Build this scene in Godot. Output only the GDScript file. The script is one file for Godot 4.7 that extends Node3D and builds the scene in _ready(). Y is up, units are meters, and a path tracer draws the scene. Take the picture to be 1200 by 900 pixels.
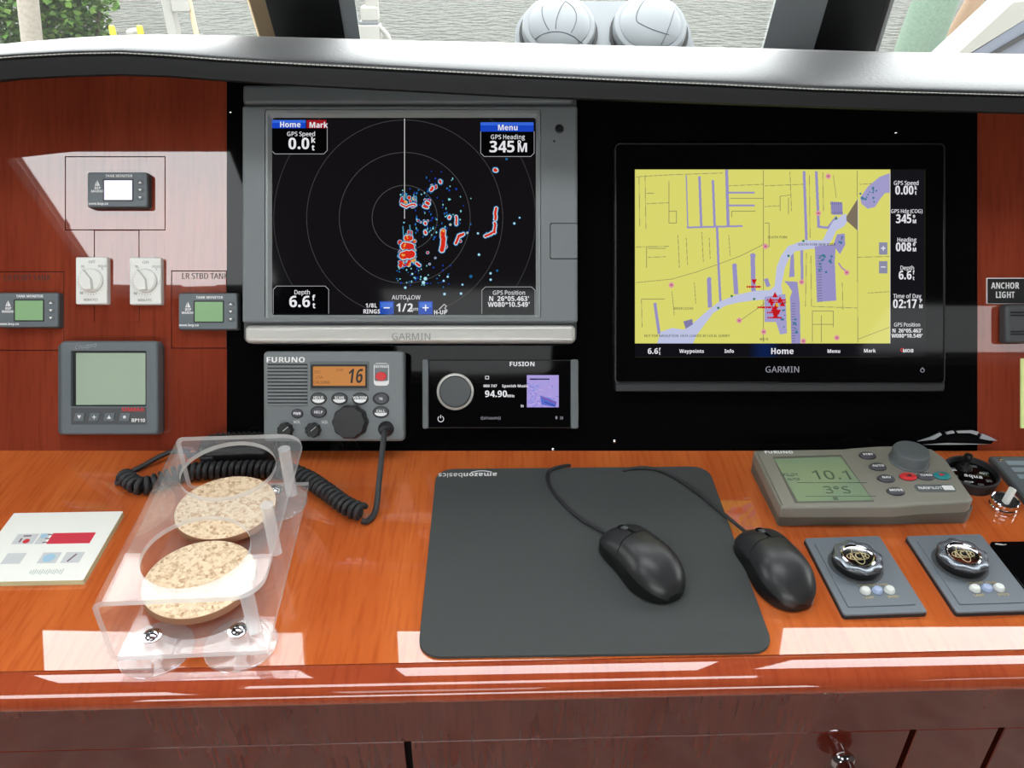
extends Node3D

# Mesh collector: triangles are given counter-clockwise seen from outside; commit smooths normals below an angle.
class MB:
	var v := PackedVector3Array()
	var uv := PackedVector2Array()

	func tri(a: Vector3, b: Vector3, c: Vector3) -> void:
		if (b - a).cross(c - a).length_squared() < 1e-20:
			return
		v.append(a); v.append(b); v.append(c)
		uv.append(Vector2.ZERO); uv.append(Vector2.ZERO); uv.append(Vector2.ZERO)

	func quad(a: Vector3, b: Vector3, c: Vector3, d: Vector3) -> void:
		tri(a, b, c); tri(a, c, d)

	# flat picture quad in the xy plane, facing +z
	func picture(cx: float, cy: float, w: float, h: float, z: float) -> void:
		var p := [Vector3(cx - w / 2, cy - h / 2, z), Vector3(cx + w / 2, cy - h / 2, z), Vector3(cx + w / 2, cy + h / 2, z), Vector3(cx - w / 2, cy + h / 2, z)]
		var t := [Vector2(0, 1), Vector2(1, 1), Vector2(1, 0), Vector2(0, 0)]
		for i in [0, 1, 2, 0, 2, 3]:
			v.append(p[i]); uv.append(t[i])

	# rings of equal length, each counter-clockwise seen from the side towards which the rings advance
	func rings(r: Array, closed := true, cap0 := true, cap1 := true) -> void:
		for i in r.size() - 1:
			var a: PackedVector3Array = r[i]
			var b: PackedVector3Array = r[i + 1]
			var m := a.size()
			for j in (m if closed else m - 1):
				var j2 := (j + 1) % m
				quad(a[j], a[j2], b[j2], b[j])
		if cap0: fan(r[0], true)
		if cap1: fan(r[-1], false)

	func fan(ring: PackedVector3Array, flip: bool) -> void:
		var c := Vector3.ZERO
		for p in ring: c += p
		c /= ring.size()
		for j in ring.size():
			var a := ring[j]
			var b := ring[(j + 1) % ring.size()]
			if flip: tri(c, b, a)
			else: tri(c, a, b)

	# rounded plate: outline in xy, from z0 to z1, front edge rounded by bev
	func slab(cx: float, cy: float, w: float, h: float, r: float, z0: float, z1: float, bev := 0.0, steps := 3) -> void:
		var rr := [MB.rr(cx, cy, w, h, r, z0), MB.rr(cx, cy, w, h, r, z1 - bev)]
		if bev > 0.0:
			for i in range(1, steps + 1):
				var t := PI / 2 * i / steps
				var ins := bev * (1.0 - cos(t))
				rr.append(MB.rr(cx, cy, w - 2 * ins, h - 2 * ins, maxf(r - ins, 0.0001), z1 - bev + bev * sin(t)))
		rings(rr)

	# plate with a rounded rectangular hole; hole walls go down to zi and the hole narrows by slope
	func frame(o: Array, ho: Array, z0: float, z1: float, zi: float, bev := 0.001, slope := 0.0) -> void:
		var outer := [MB.rr(o[0], o[1], o[2], o[3], o[4], z0), MB.rr(o[0], o[1], o[2], o[3], o[4], z1 - bev)]
		for i in range(1, 4):
			var t := PI / 2 * i / 3
			var ins := bev * (1.0 - cos(t))
			outer.append(MB.rr(o[0], o[1], o[2] - 2 * ins, o[3] - 2 * ins, maxf(o[4] - ins, 0.0001), z1 - bev + bev * sin(t)))
		outer.append(MB.rr(ho[0], ho[1], ho[2], ho[3], ho[4], z1))
		outer.append(MB.rr(ho[0], ho[1], ho[2] - 2 * slope, ho[3] - 2 * slope, ho[4], zi))
		rings(outer, true, true, false)

	static func rr(cx: float, cy: float, w: float, h: float, r: float, z: float, seg := 5) -> PackedVector3Array:
		var out := PackedVector3Array()
		r = clampf(r, 0.00005, minf(w, h) / 2 - 0.00001)
		for c in 4:
			var ox: float = [1, -1, -1, 1][c] * (w / 2 - r)
			var oy: float = [1, 1, -1, -1][c] * (h / 2 - r)
			for i in seg + 1:
				var t := PI / 2 * (c + float(i) / seg)
				out.append(Vector3(cx + ox + r * cos(t), cy + oy + r * sin(t), z))
		return out

	# turned shape round the z axis; profile of (radius, z) from back to front
	func lathe(prof: Array, seg := 32, cx := 0.0, cy := 0.0, sx := 1.0, sy := 1.0, lobes := 0, depth := 0.0) -> void:
		var r := []
		for p in prof:
			var ring := PackedVector3Array()
			for i in seg:
				var t := TAU * i / seg
				var q: float = maxf(p[0], 0.00001) * (1.0 - (depth * (0.5 - 0.5 * cos(lobes * t)) if lobes else 0.0))
				ring.append(Vector3(cx + q * cos(t) * sx, cy + q * sin(t) * sy, p[1]))
			r.append(ring)
		rings(r)

	func tube(pts: PackedVector3Array, rad: float, seg := 8, loop := false) -> void:
		var r := []
		var m := pts.size()
		var up := Vector3(0.1234, 0.91, 0.37)
		for i in m:
			var t: Vector3 = (pts[mini(i + 1, m - 1)] - pts[maxi(i - 1, 0)]).normalized()
			if loop: t = (pts[(i + 1) % m] - pts[(i - 1 + m) % m]).normalized()
			var s := up.cross(t).normalized()
			var u := t.cross(s).normalized()
			up = u
			var ring := PackedVector3Array()
			for j in seg:
				var a := TAU * j / seg
				ring.append(pts[i] + (s * cos(a) + u * sin(a)) * rad)
			r.append(ring)
		if loop: r.append(r[0])
		rings(r, true, not loop, not loop)

	func bar(a: Vector3, b: Vector3, w: float, h: float) -> void:
		var t := (b - a).normalized()
		var s := (Vector3.UP if absf(t.y) < 0.9 else Vector3.BACK).cross(t).normalized()
		var u := t.cross(s).normalized()
		var r := []
		for p in [a, b]:
			r.append(PackedVector3Array([p + s * w / 2 + u * h / 2, p - s * w / 2 + u * h / 2, p - s * w / 2 - u * h / 2, p + s * w / 2 - u * h / 2]))
		rings(r)

	func box(c: Vector3, s: Vector3, bev := 0.0) -> void:
		var at := v.size()
		slab(0, 0, s.x, s.y, bev, -s.z / 2, s.z / 2, bev)
		shift(at, Transform3D(Basis(), c))

	# polygon in xy made into a prism
	func prism(p: PackedVector2Array, z0: float, z1: float) -> void:
		if Geometry2D.is_polygon_clockwise(p): p.reverse()
		var a := PackedVector3Array()
		var b := PackedVector3Array()
		for q in p:
			a.append(Vector3(q.x, q.y, z0)); b.append(Vector3(q.x, q.y, z1))
		rings([a, b], true, false, false)
		var t := Geometry2D.triangulate_polygon(p)
		for i in range(0, t.size(), 3):
			var x := p[t[i]]; var y := p[t[i + 1]]; var w := p[t[i + 2]]
			if (y - x).cross(w - x) < 0:
				var k := y; y = w; w = k
			tri(Vector3(x.x, x.y, z1), Vector3(y.x, y.y, z1), Vector3(w.x, w.y, z1))
			tri(Vector3(x.x, x.y, z0), Vector3(w.x, w.y, z0), Vector3(y.x, y.y, z0))

	# flat board in xy, from z0 to z1, with rectangular holes [x0, y0, x1, y1]
	func board(x0: float, y0: float, x1: float, y1: float, z0: float, z1: float, holes: Array) -> void:
		var xs := [x0, x1]; var ys := [y0, y1]
		for h in holes:
			xs.append_array([h[0], h[2]]); ys.append_array([h[1], h[3]])
		xs = xs.filter(func(a): return a >= x0 and a <= x1); ys = ys.filter(func(a): return a >= y0 and a <= y1)
		xs.sort(); ys.sort()
		var full := func(i, j):
			if i < 0 or j < 0 or i >= xs.size() - 1 or j >= ys.size() - 1: return false
			var c := Vector2((xs[i] + xs[i + 1]) / 2, (ys[j] + ys[j + 1]) / 2)
			for h in holes:
				if c.x > h[0] and c.x < h[2] and c.y > h[1] and c.y < h[3]: return false
			return true
		for i in xs.size() - 1:
			for j in ys.size() - 1:
				if not full.call(i, j): continue
				var a: float = xs[i]; var b: float = xs[i + 1]; var c: float = ys[j]; var d: float = ys[j + 1]
				quad(Vector3(a, c, z1), Vector3(b, c, z1), Vector3(b, d, z1), Vector3(a, d, z1))
				quad(Vector3(a, d, z0), Vector3(b, d, z0), Vector3(b, c, z0), Vector3(a, c, z0))
				if not full.call(i - 1, j): quad(Vector3(a, d, z1), Vector3(a, d, z0), Vector3(a, c, z0), Vector3(a, c, z1))
				if not full.call(i + 1, j): quad(Vector3(b, c, z1), Vector3(b, c, z0), Vector3(b, d, z0), Vector3(b, d, z1))
				if not full.call(i, j - 1): quad(Vector3(a, c, z1), Vector3(a, c, z0), Vector3(b, c, z0), Vector3(b, c, z1))
				if not full.call(i, j + 1): quad(Vector3(b, d, z1), Vector3(b, d, z0), Vector3(a, d, z0), Vector3(a, d, z1))

	func text(s: String, x: float, y: float, em: float, z: float, bold := false, turn := 0.0, stretch := 1.0, italic := 0.0) -> void:
		var t := TextMesh.new()
		var f := SystemFont.new()
		f.font_names = PackedStringArray(["Droid Sans"])
		f.font_weight = 700 if bold else 400
		t.font = f; t.text = s; t.font_size = 40; t.pixel_size = em / 40.0; t.depth = 0.0003; t.curve_step = 3.0
		var at := v.size()
		for k in t.get_surface_count():
			var a := t.surface_get_arrays(k)
			var vs: PackedVector3Array = a[Mesh.ARRAY_VERTEX]
			var ix: PackedInt32Array = a[Mesh.ARRAY_INDEX] if a[Mesh.ARRAY_INDEX] != null else PackedInt32Array(range(vs.size()))
			for i in range(0, ix.size(), 3):
				tri(vs[ix[i]], vs[ix[i + 2]], vs[ix[i + 1]])
		var b := Basis(Vector3(stretch, 0, 0), Vector3(italic, 1, 0), Vector3(0, 0, 1))
		shift(at, Transform3D(Basis(Vector3(0, 0, 1), turn) * b, Vector3(x, y, z + 0.00015)))

	func shift(from: int, t: Transform3D) -> void:
		for i in range(from, v.size()): v[i] = t * v[i]

	func mesh(angle := 40.0) -> ArrayMesh:
		var nf := PackedVector3Array()
		var by := {}
		for i in range(0, v.size(), 3):
			var nn := (v[i + 1] - v[i]).cross(v[i + 2] - v[i])
			for j in 3:
				nf.append(nn)
				var key := Vector3i((v[i + j] * 50000.0).round())
				if not by.has(key): by[key] = PackedInt32Array()
				by[key].append(i + j)
		var lim := cos(deg_to_rad(angle))
		var nv := PackedVector3Array()
		nv.resize(v.size())
		for key in by:
			var ids: PackedInt32Array = by[key]
			for a in ids:
				var na := nf[a].normalized()
				var s := Vector3.ZERO
				for b in ids:
					if nf[b].normalized().dot(na) >= lim: s += nf[b]
				nv[a] = s.normalized()
		var o := PackedInt32Array()
		for i in range(0, v.size(), 3):
			o.append(i); o.append(i + 2); o.append(i + 1)
		var arr := []
		arr.resize(Mesh.ARRAY_MAX)
		arr[Mesh.ARRAY_VERTEX] = v
		arr[Mesh.ARRAY_NORMAL] = nv
		arr[Mesh.ARRAY_TEX_UV] = uv
		arr[Mesh.ARRAY_INDEX] = o
		var m := ArrayMesh.new()
		if v.size(): m.add_surface_from_arrays(Mesh.PRIMITIVE_TRIANGLES, arr)
		return m

# A small painter for what the screens show.
class Pix:
	var im: Image
	func _init(w: int, h: int, c: Color) -> void:
		im = Image.create(w, h, false, Image.FORMAT_RGBA8)
		im.fill(c)
	func rect(x: float, y: float, w: float, h: float, c: Color) -> void:
		im.fill_rect(Rect2i(roundi(x), roundi(y), maxi(1, roundi(w)), maxi(1, roundi(h))), c)
	func poly(p: Array, c: Color) -> void:
		var y0 := INF; var y1 := -INF
		for q in p:
			y0 = minf(y0, q[1]); y1 = maxf(y1, q[1])
		for y in range(maxi(0, floori(y0)), mini(im.get_height(), ceili(y1))):
			var xs := []
			for i in p.size():
				var a = p[i]; var b = p[(i + 1) % p.size()]
				if (a[1] <= y + 0.5) != (b[1] <= y + 0.5):
					xs.append(a[0] + (y + 0.5 - a[1]) / (b[1] - a[1]) * (b[0] - a[0]))
			xs.sort()
			for i in range(0, xs.size() - 1, 2):
				var w := roundi(xs[i + 1]) - roundi(xs[i])
				if w > 0: im.fill_rect(Rect2i(roundi(xs[i]), y, w, 1), c)
	func line(p: Array, w: float, c: Color) -> void:
		for i in p.size() - 1:
			var a := Vector2(p[i][0], p[i][1]); var b := Vector2(p[i + 1][0], p[i + 1][1])
			var s := (b - a).normalized().orthogonal() * w / 2
			var e := (b - a).normalized() * w * 0.25
			poly([a + s - e, b + s + e, b - s + e, a - s - e], c)
	func disc(x: float, y: float, r: float, c: Color, ry := -1.0) -> void:
		var p := []
		for i in 14: p.append([x + r * cos(TAU * i / 14), y + (r if ry < 0 else ry) * sin(TAU * i / 14)])
		poly(p, c)
	func ring(x: float, y: float, r: float, w: float, c: Color) -> void:
		var p := []
		for i in 121: p.append([x + r * cos(TAU * i / 120), y + r * sin(TAU * i / 120)])
		line(p, w, c)
	func texture() -> ImageTexture:
		return ImageTexture.create_from_image(im)

const PANEL := Basis(Vector3(1, 0, 0), Vector3(0, 0.85656, -0.51605), Vector3(0, 0.51605, 0.85656))   # the instrument panel leans back from the desk
var M := {}
var taken := {}
var rng := RandomNumberGenerator.new()

func numbered(called: String) -> String:
	taken[called] = taken.get(called, -1) + 1
	return called if taken[called] == 0 else "%s_%03d" % [called, taken[called]]

func tag(o: Node3D, label: String, category: String, group := "") -> Node3D:
	o.set_meta("label", label); o.set_meta("category", category)
	if group: o.set_meta("group", group)
	return o

func thing(called: String, label: String, category: String, at := Vector3.ZERO, basis := Basis(), group := "") -> Node3D:
	var o := Node3D.new()
	o.name = numbered(called)
	add_child(o)
	o.transform = Transform3D(basis, at)
	return tag(o, label, category, group)

# a thing mounted on the leaning panel; x and y are measured on the panel from its foot at mid desk
func mounted(called: String, label: String, category: String, x: float, y: float, group := "") -> Node3D:
	return thing(called, label, category, PANEL * Vector3(x, y, 0), PANEL, group)

func part(called: String, mb: MB, m: Material, to: Node3D, angle := 40.0) -> MeshInstance3D:
	var o := MeshInstance3D.new()
	o.name = called
	o.mesh = mb.mesh(angle)
	o.material_override = m
	to.add_child(o, true)
	return o

func structure(called: String, mb: MB, m: Material, angle := 40.0) -> MeshInstance3D:
	var o := part(numbered(called), mb, m, self, angle)
	o.set_meta("kind", "structure")
	return o

func copy(o: Node3D, called: String, label: String) -> Node3D:
	var c: Node3D = o.duplicate()
	c.name = numbered(called)
	add_child(c)
	c.set_meta("label", label)
	return c

func mat(r: float, g: float, b: float, rough: float, spec := 0.5, metal := 0.0) -> StandardMaterial3D:
	var m := StandardMaterial3D.new()
	m.albedo_color = Color(r, g, b)
	m.roughness = rough; m.metallic_specular = spec; m.metallic = metal
	return m

func glow(r: float, g: float, b: float, e := 1.0) -> StandardMaterial3D:
	var m := mat(0.01, 0.01, 0.01, 0.3)
	m.emission_enabled = true
	m.emission = Color(r, g, b)
	m.emission_energy_multiplier = e
	return m

func shown(t: Texture2D, e := 1.0, rough := 0.06) -> StandardMaterial3D:
	var m := mat(0.01, 0.01, 0.012, rough, 0.32)
	m.emission_enabled = true
	m.emission = Color.WHITE
	m.emission_operator = BaseMaterial3D.EMISSION_OP_MULTIPLY
	m.emission_texture = t
	m.emission_energy_multiplier = e
	return m

func clear(r: float, g: float, b: float, a: float) -> StandardMaterial3D:
	var m := mat(r, g, b, 0.0)
	m.albedo_color.a = a
	m.transparency = BaseMaterial3D.TRANSPARENCY_ALPHA
	return m

# long streaks along v with pores: veneer
func veneer(c0: Color, c1: Color, c2: Color, sd: int) -> ImageTexture:
	var n := FastNoiseLite.new()
	n.seed = sd; n.frequency = 0.01
	var f := FastNoiseLite.new()
	f.seed = sd + 7; f.frequency = 0.08
	var im := Image.create(1024, 512, false, Image.FORMAT_RGB8)
	for y in 512:
		for x in 1024:
			var a := n.get_noise_2d(x * 2.2 + n.get_noise_2d(x * 0.4, y * 0.5) * 26.0, y * 0.35) * 0.5 + 0.5
			var b := f.get_noise_2d(x * 3.5, y * 0.22)
			var col := c0.lerp(c1, clampf(a, 0, 1)).lerp(c2, clampf(b * 0.55, 0.0, 0.5))
			im.set_pixel(x, y, col)
	return ImageTexture.create_from_image(im)

func lacquered(t: Texture2D, scale: Vector3, off: Vector3) -> StandardMaterial3D:
	var m := mat(1, 1, 1, 0.02, 0.52)
	m.albedo_texture = t
	m.uv1_triplanar = true
	m.uv1_triplanar_sharpness = 6.0
	m.uv1_scale = scale
	m.uv1_offset = off
	m.clearcoat_enabled = true; m.clearcoat = 0.7; m.clearcoat_roughness = 0.01
	return m

func speckle(freq: float, kind: int, ramp: Array, sd: int, size := 256, bump := false) -> NoiseTexture2D:
	var n := FastNoiseLite.new()
	n.noise_type = kind
	n.seed = sd; n.frequency = freq
	var t := NoiseTexture2D.new()
	t.width = size; t.height = size; t.seamless = true; t.noise = n
	if bump:
		t.as_normal_map = true; t.bump_strength = 4.0
	if ramp:
		var g := Gradient.new()
		g.offsets = PackedFloat32Array(ramp.map(func(a): return a[0]))
		g.colors = PackedColorArray(ramp.map(func(a): return a[1]))
		t.color_ramp = g
	return t

func tri_map(m: StandardMaterial3D, s: float, tex: Texture2D, nrm: Texture2D = null, ns := 0.5) -> StandardMaterial3D:
	m.albedo_texture = tex
	m.uv1_triplanar = true
	m.uv1_scale = Vector3(s, s, s)
	if nrm:
		m.normal_enabled = true; m.normal_texture = nrm; m.normal_scale = ns
	return m

func materials() -> void:
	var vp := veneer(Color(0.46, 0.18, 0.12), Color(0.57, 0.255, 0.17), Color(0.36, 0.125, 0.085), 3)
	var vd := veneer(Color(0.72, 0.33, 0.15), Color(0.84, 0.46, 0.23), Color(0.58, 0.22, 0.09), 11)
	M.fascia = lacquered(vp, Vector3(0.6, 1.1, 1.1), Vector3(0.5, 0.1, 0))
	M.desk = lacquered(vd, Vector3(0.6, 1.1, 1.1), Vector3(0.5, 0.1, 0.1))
	M.nose = lacquered(veneer(Color(0.60, 0.25, 0.15), Color(0.68, 0.32, 0.19), Color(0.50, 0.18, 0.11), 23), Vector3(0.6, 1.1, 1.1), Vector3(0.5, 0.1, 0.1))
	M.cabinet = lacquered(vp, Vector3(0.6, 1.1, 1.1), Vector3(0.5, 0.3, 0.1))
	M.cabinet.albedo_color = Color(0.74, 0.70, 0.74)
	M.acrylic_black = mat(0.03, 0.03, 0.035, 0.03, 0.3)
	M.gap = mat(0.03, 0.02, 0.02, 0.8)
	M.leather = tri_map(mat(1, 1, 1, 0.36, 0.55), 14.0, speckle(0.05, FastNoiseLite.TYPE_CELLULAR, [[0.0, Color(0.09, 0.09, 0.095)], [1.0, Color(0.14, 0.14, 0.145)]], 5), speckle(0.06, FastNoiseLite.TYPE_CELLULAR, [], 6, 256, true), 0.10)
	M.leather_side = mat(0.115, 0.115, 0.12, 0.62, 0.35)
	M.thread = mat(0.75, 0.75, 0.72, 0.7)
	M.grey = tri_map(mat(1, 1, 1, 0.5), 20.0, speckle(0.2, FastNoiseLite.TYPE_SIMPLEX, [[0.0, Color(0.42, 0.44, 0.45)], [1.0, Color(0.47, 0.49, 0.50)]], 8))
	M.dark_grey = mat(0.28, 0.29, 0.30, 0.5)
	M.mid_grey = mat(0.36, 0.38, 0.39, 0.45)
	M.slate = mat(0.38, 0.41, 0.43, 0.42)
	M.plate_grey = mat(0.40, 0.43, 0.46, 0.4)
	M.bezel_light = mat(0.56, 0.58, 0.58, 0.4)
	M.black = mat(0.07, 0.07, 0.075, 0.4)
	M.black_gloss = mat(0.03, 0.03, 0.035, 0.05, 0.32)
	M.rubber = mat(0.13, 0.13, 0.14, 0.55)
	M.silver = mat(0.74, 0.73, 0.71, 0.33, 0.5, 0.25)
	M.chrome = mat(0.85, 0.85, 0.86, 0.1, 0.5, 1.0)
	M.white = mat(0.90, 0.90, 0.88, 0.45)
	M.white_paint = mat(0.88, 0.88, 0.86, 0.6)
	M.print_white = mat(0.9, 0.9, 0.9, 0.6)
	M.print_grey = mat(0.5, 0.5, 0.5, 0.6)
	M.print_dark = mat(0.16, 0.13, 0.12, 0.6)
	M.red = mat(0.80, 0.16, 0.18, 0.45)
	M.lcd_green = mat(0.56, 0.71, 0.53, 0.12)
	M.lcd_pale = mat(0.64, 0.71, 0.63, 0.1)
	M.lcd_olive = mat(0.50, 0.58, 0.47, 0.12)
	M.segment = mat(0.30, 0.35, 0.29, 0.4)
	M.segment_dark = mat(0.10, 0.06, 0.03, 0.4)
	M.segment_faint = mat(0.55, 0.33, 0.12, 0.4)
	M.lcd_white = glow(0.95, 0.93, 1.0, 1.1)
	M.lcd_amber = glow(0.80, 0.52, 0.24, 0.85)
	M.text_lit = glow(0.95, 0.95, 0.97, 0.85)
	M.text_dim = glow(0.7, 0.7, 0.75, 0.6)
	M.text_red = glow(0.8, 0.1, 0.12, 0.8)
	M.text_map = glow(0.25, 0.22, 0.3, 0.5)
	M.mat_cloth = tri_map(mat(1, 1, 1, 0.9, 0.25), 40.0, speckle(0.35, FastNoiseLite.TYPE_SIMPLEX, [[0.0, Color(0.25, 0.26, 0.26)], [1.0, Color(0.33, 0.34, 0.335)]], 12), speckle(0.3, FastNoiseLite.TYPE_SIMPLEX, [], 13, 256, true), 0.4)
	M.mouse = tri_map(mat(1, 1, 1, 0.38), 30.0, speckle(0.3, FastNoiseLite.TYPE_SIMPLEX, [[0.0, Color(0.13, 0.13, 0.135)], [1.0, Color(0.17, 0.17, 0.175)]], 14))
	M.mouse_dark = mat(0.06, 0.06, 0.065, 0.35)
	var grains := speckle(0.075, FastNoiseLite.TYPE_CELLULAR, [[0.0, Color(0.50, 0.37, 0.27)], [0.14, Color(0.76, 0.61, 0.47)], [0.4, Color(0.89, 0.78, 0.65)], [0.75, Color(0.96, 0.88, 0.76)], [1.0, Color(0.82, 0.67, 0.51)]], 15, 512)
	(grains.noise as FastNoiseLite).cellular_return_type = FastNoiseLite.RETURN_CELL_VALUE
	(grains.noise as FastNoiseLite).cellular_jitter = 1.0
	M.cork = tri_map(mat(1, 1, 1, 0.85, 0.3), 7.0, grains, speckle(0.075, FastNoiseLite.TYPE_CELLULAR, [], 15, 512, true), 0.5)
	M.cork_side = mat(0.60, 0.42, 0.31, 0.85)
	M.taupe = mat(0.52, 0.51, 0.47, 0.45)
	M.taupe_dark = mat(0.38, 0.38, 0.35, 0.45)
	M.button_dark = mat(0.28, 0.28, 0.31, 0.4)
	M.teal = mat(0.10, 0.50, 0.52, 0.4)
	M.gold = mat(0.72, 0.66, 0.5, 0.4, 0.5, 0.4)
	M.lamp_white = mat(0.85, 0.86, 0.84, 0.25)
	M.lamp_blue = mat(0.62, 0.68, 0.80, 0.25)
	M.perspex = clear(0.97, 0.98, 0.98, 0.03)
	M.perspex.refraction_enabled = true; M.perspex.refraction_scale = 0.049
	M.sheet = clear(0.97, 0.98, 0.98, 0.06)
	M.smoked = clear(0.55, 0.38, 0.39, 0.36)
	M.sheet.metallic_specular = 0.42
	M.rod = clear(0.95, 0.96, 0.97, 0.34)
	M.haze = clear(0.95, 0.96, 0.96, 0.16)
	M.frost = mat(0.93, 0.94, 0.94, 0.35)
	M.frost.transparency = BaseMaterial3D.TRANSPARENCY_ALPHA
	M.frost.albedo_color.a = 0.42
	M.pane = clear(0.97, 1.0, 0.99, 0.04)
	M.card = mat(0.93, 0.93, 0.90, 0.35)
	M.card_edge = mat(0.80, 0.79, 0.62, 0.6)
	M.label_lime = mat(0.88, 0.92, 0.62, 0.5)
	M.plastic_black = mat(0.05, 0.05, 0.055, 0.1)
	M.plastic_shine = mat(0.62, 0.62, 0.64, 0.15)
	M.vent = mat(0.62, 0.64, 0.655, 0.5)
	M.water = tri_map(mat(1, 1, 1, 0.5, 0.12), 0.05, speckle(0.02, FastNoiseLite.TYPE_SIMPLEX, [[0.0, Color(0.12, 0.13, 0.095)], [1.0, Color(0.165, 0.17, 0.135)]], 16, 512), speckle(0.05, FastNoiseLite.TYPE_SIMPLEX, [], 17, 512, true), 1.0)
	M.ceiling = mat(0.27, 0.25, 0.24, 0.8)
	M.wall = mat(0.30, 0.26, 0.24, 0.7)
	M.floor_wood = tri_map(mat(1, 1, 1, 0.6), 1.2, speckle(0.012, FastNoiseLite.TYPE_SIMPLEX, [[0.0, Color(0.60, 0.54, 0.51)], [0.5, Color(0.74, 0.68, 0.64)], [1.0, Color(0.66, 0.60, 0.56)]], 18))
	M.pillar_black = mat(0.05, 0.05, 0.06, 0.5)
	M.pillar_grey = mat(0.62, 0.64, 0.65, 0.5)
	M.tan_frame = mat(0.70, 0.60, 0.46, 0.6)
	M.timber = tri_map(mat(1, 1, 1, 0.9), 1.0, speckle(0.05, FastNoiseLite.TYPE_SIMPLEX, [[0.0, Color(0.44, 0.42, 0.38)], [1.0, Color(0.55, 0.52, 0.48)]], 19))
	M.pale_green = tri_map(mat(1, 1, 1, 0.9), 1.5, speckle(0.05, FastNoiseLite.TYPE_SIMPLEX, [[0.0, Color(0.29, 0.36, 0.305)], [1.0, Color(0.39, 0.46, 0.40)]], 20))
	M.brown_pole = mat(0.50, 0.40, 0.31, 0.8)
	M.yellow = mat(0.62, 0.60, 0.12, 0.5)
	M.outdoor_white = mat(0.48, 0.475, 0.45, 0.6)
	M.hull_grey = mat(0.33, 0.35, 0.40, 0.5)
	M.leaf = mat(0.24, 0.34, 0.13, 0.7, 0.3)
	M.leaf.vertex_color_use_as_albedo = true
	M.leaf.backlight_enabled = true; M.leaf.backlight = Color(0.15, 0.25, 0.05)
	M.bark = mat(0.22, 0.17, 0.13, 0.9)

func _ready() -> void:
	rng.seed = 20
	var cam := Camera3D.new()
	cam.name = "camera"
	cam.fov = 49.72976
	cam.near = 0.02
	cam.far = 400.0
	add_child(cam)
	cam.position = Vector3(0, 0.58486, 0.8151)
	cam.rotation.x = -0.54223
	cam.current = true
	var sky := ProceduralSkyMaterial.new()
	sky.sky_top_color = Color(0.95, 0.97, 0.975)
	sky.sky_horizon_color = Color(0.985, 0.985, 0.96)
	sky.ground_bottom_color = Color(0.35, 0.36, 0.33)
	sky.ground_horizon_color = Color(0.6, 0.6, 0.58)
	sky.sky_energy_multiplier = 1.055 * pow(SKY, 1.0 / 2.4) - 0.055   # the colours are sRGB, so this makes the sky SKY times as bright
	sky.ground_energy_multiplier = 1.055 * pow(SKY * 0.4, 1.0 / 2.4) - 0.055
	var env := Environment.new()
	env.background_mode = Environment.BG_SKY
	env.sky = Sky.new()
	env.sky.sky_material = sky
	env.tonemap_mode = Environment.TONE_MAPPER_LINEAR
	env.tonemap_exposure = 1.0
	env.sdfgi_enabled = true; env.ssao_enabled = true; env.ssil_enabled = true
	var we := WorldEnvironment.new()
	we.name = "environment"
	we.environment = env
	add_child(we)
	materials()
	shell()
	outside()
	console()
	brow()
	radar_display()
	chart_display()
	radio()
	stereo()
	tank_monitors()
	dimmers()
	square_instrument()
	right_panel()
	cup_holder()
	desk_items()
	mouse_pad()
	autopilot()
	right_desk_items()

const SKY := 9.4

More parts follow.
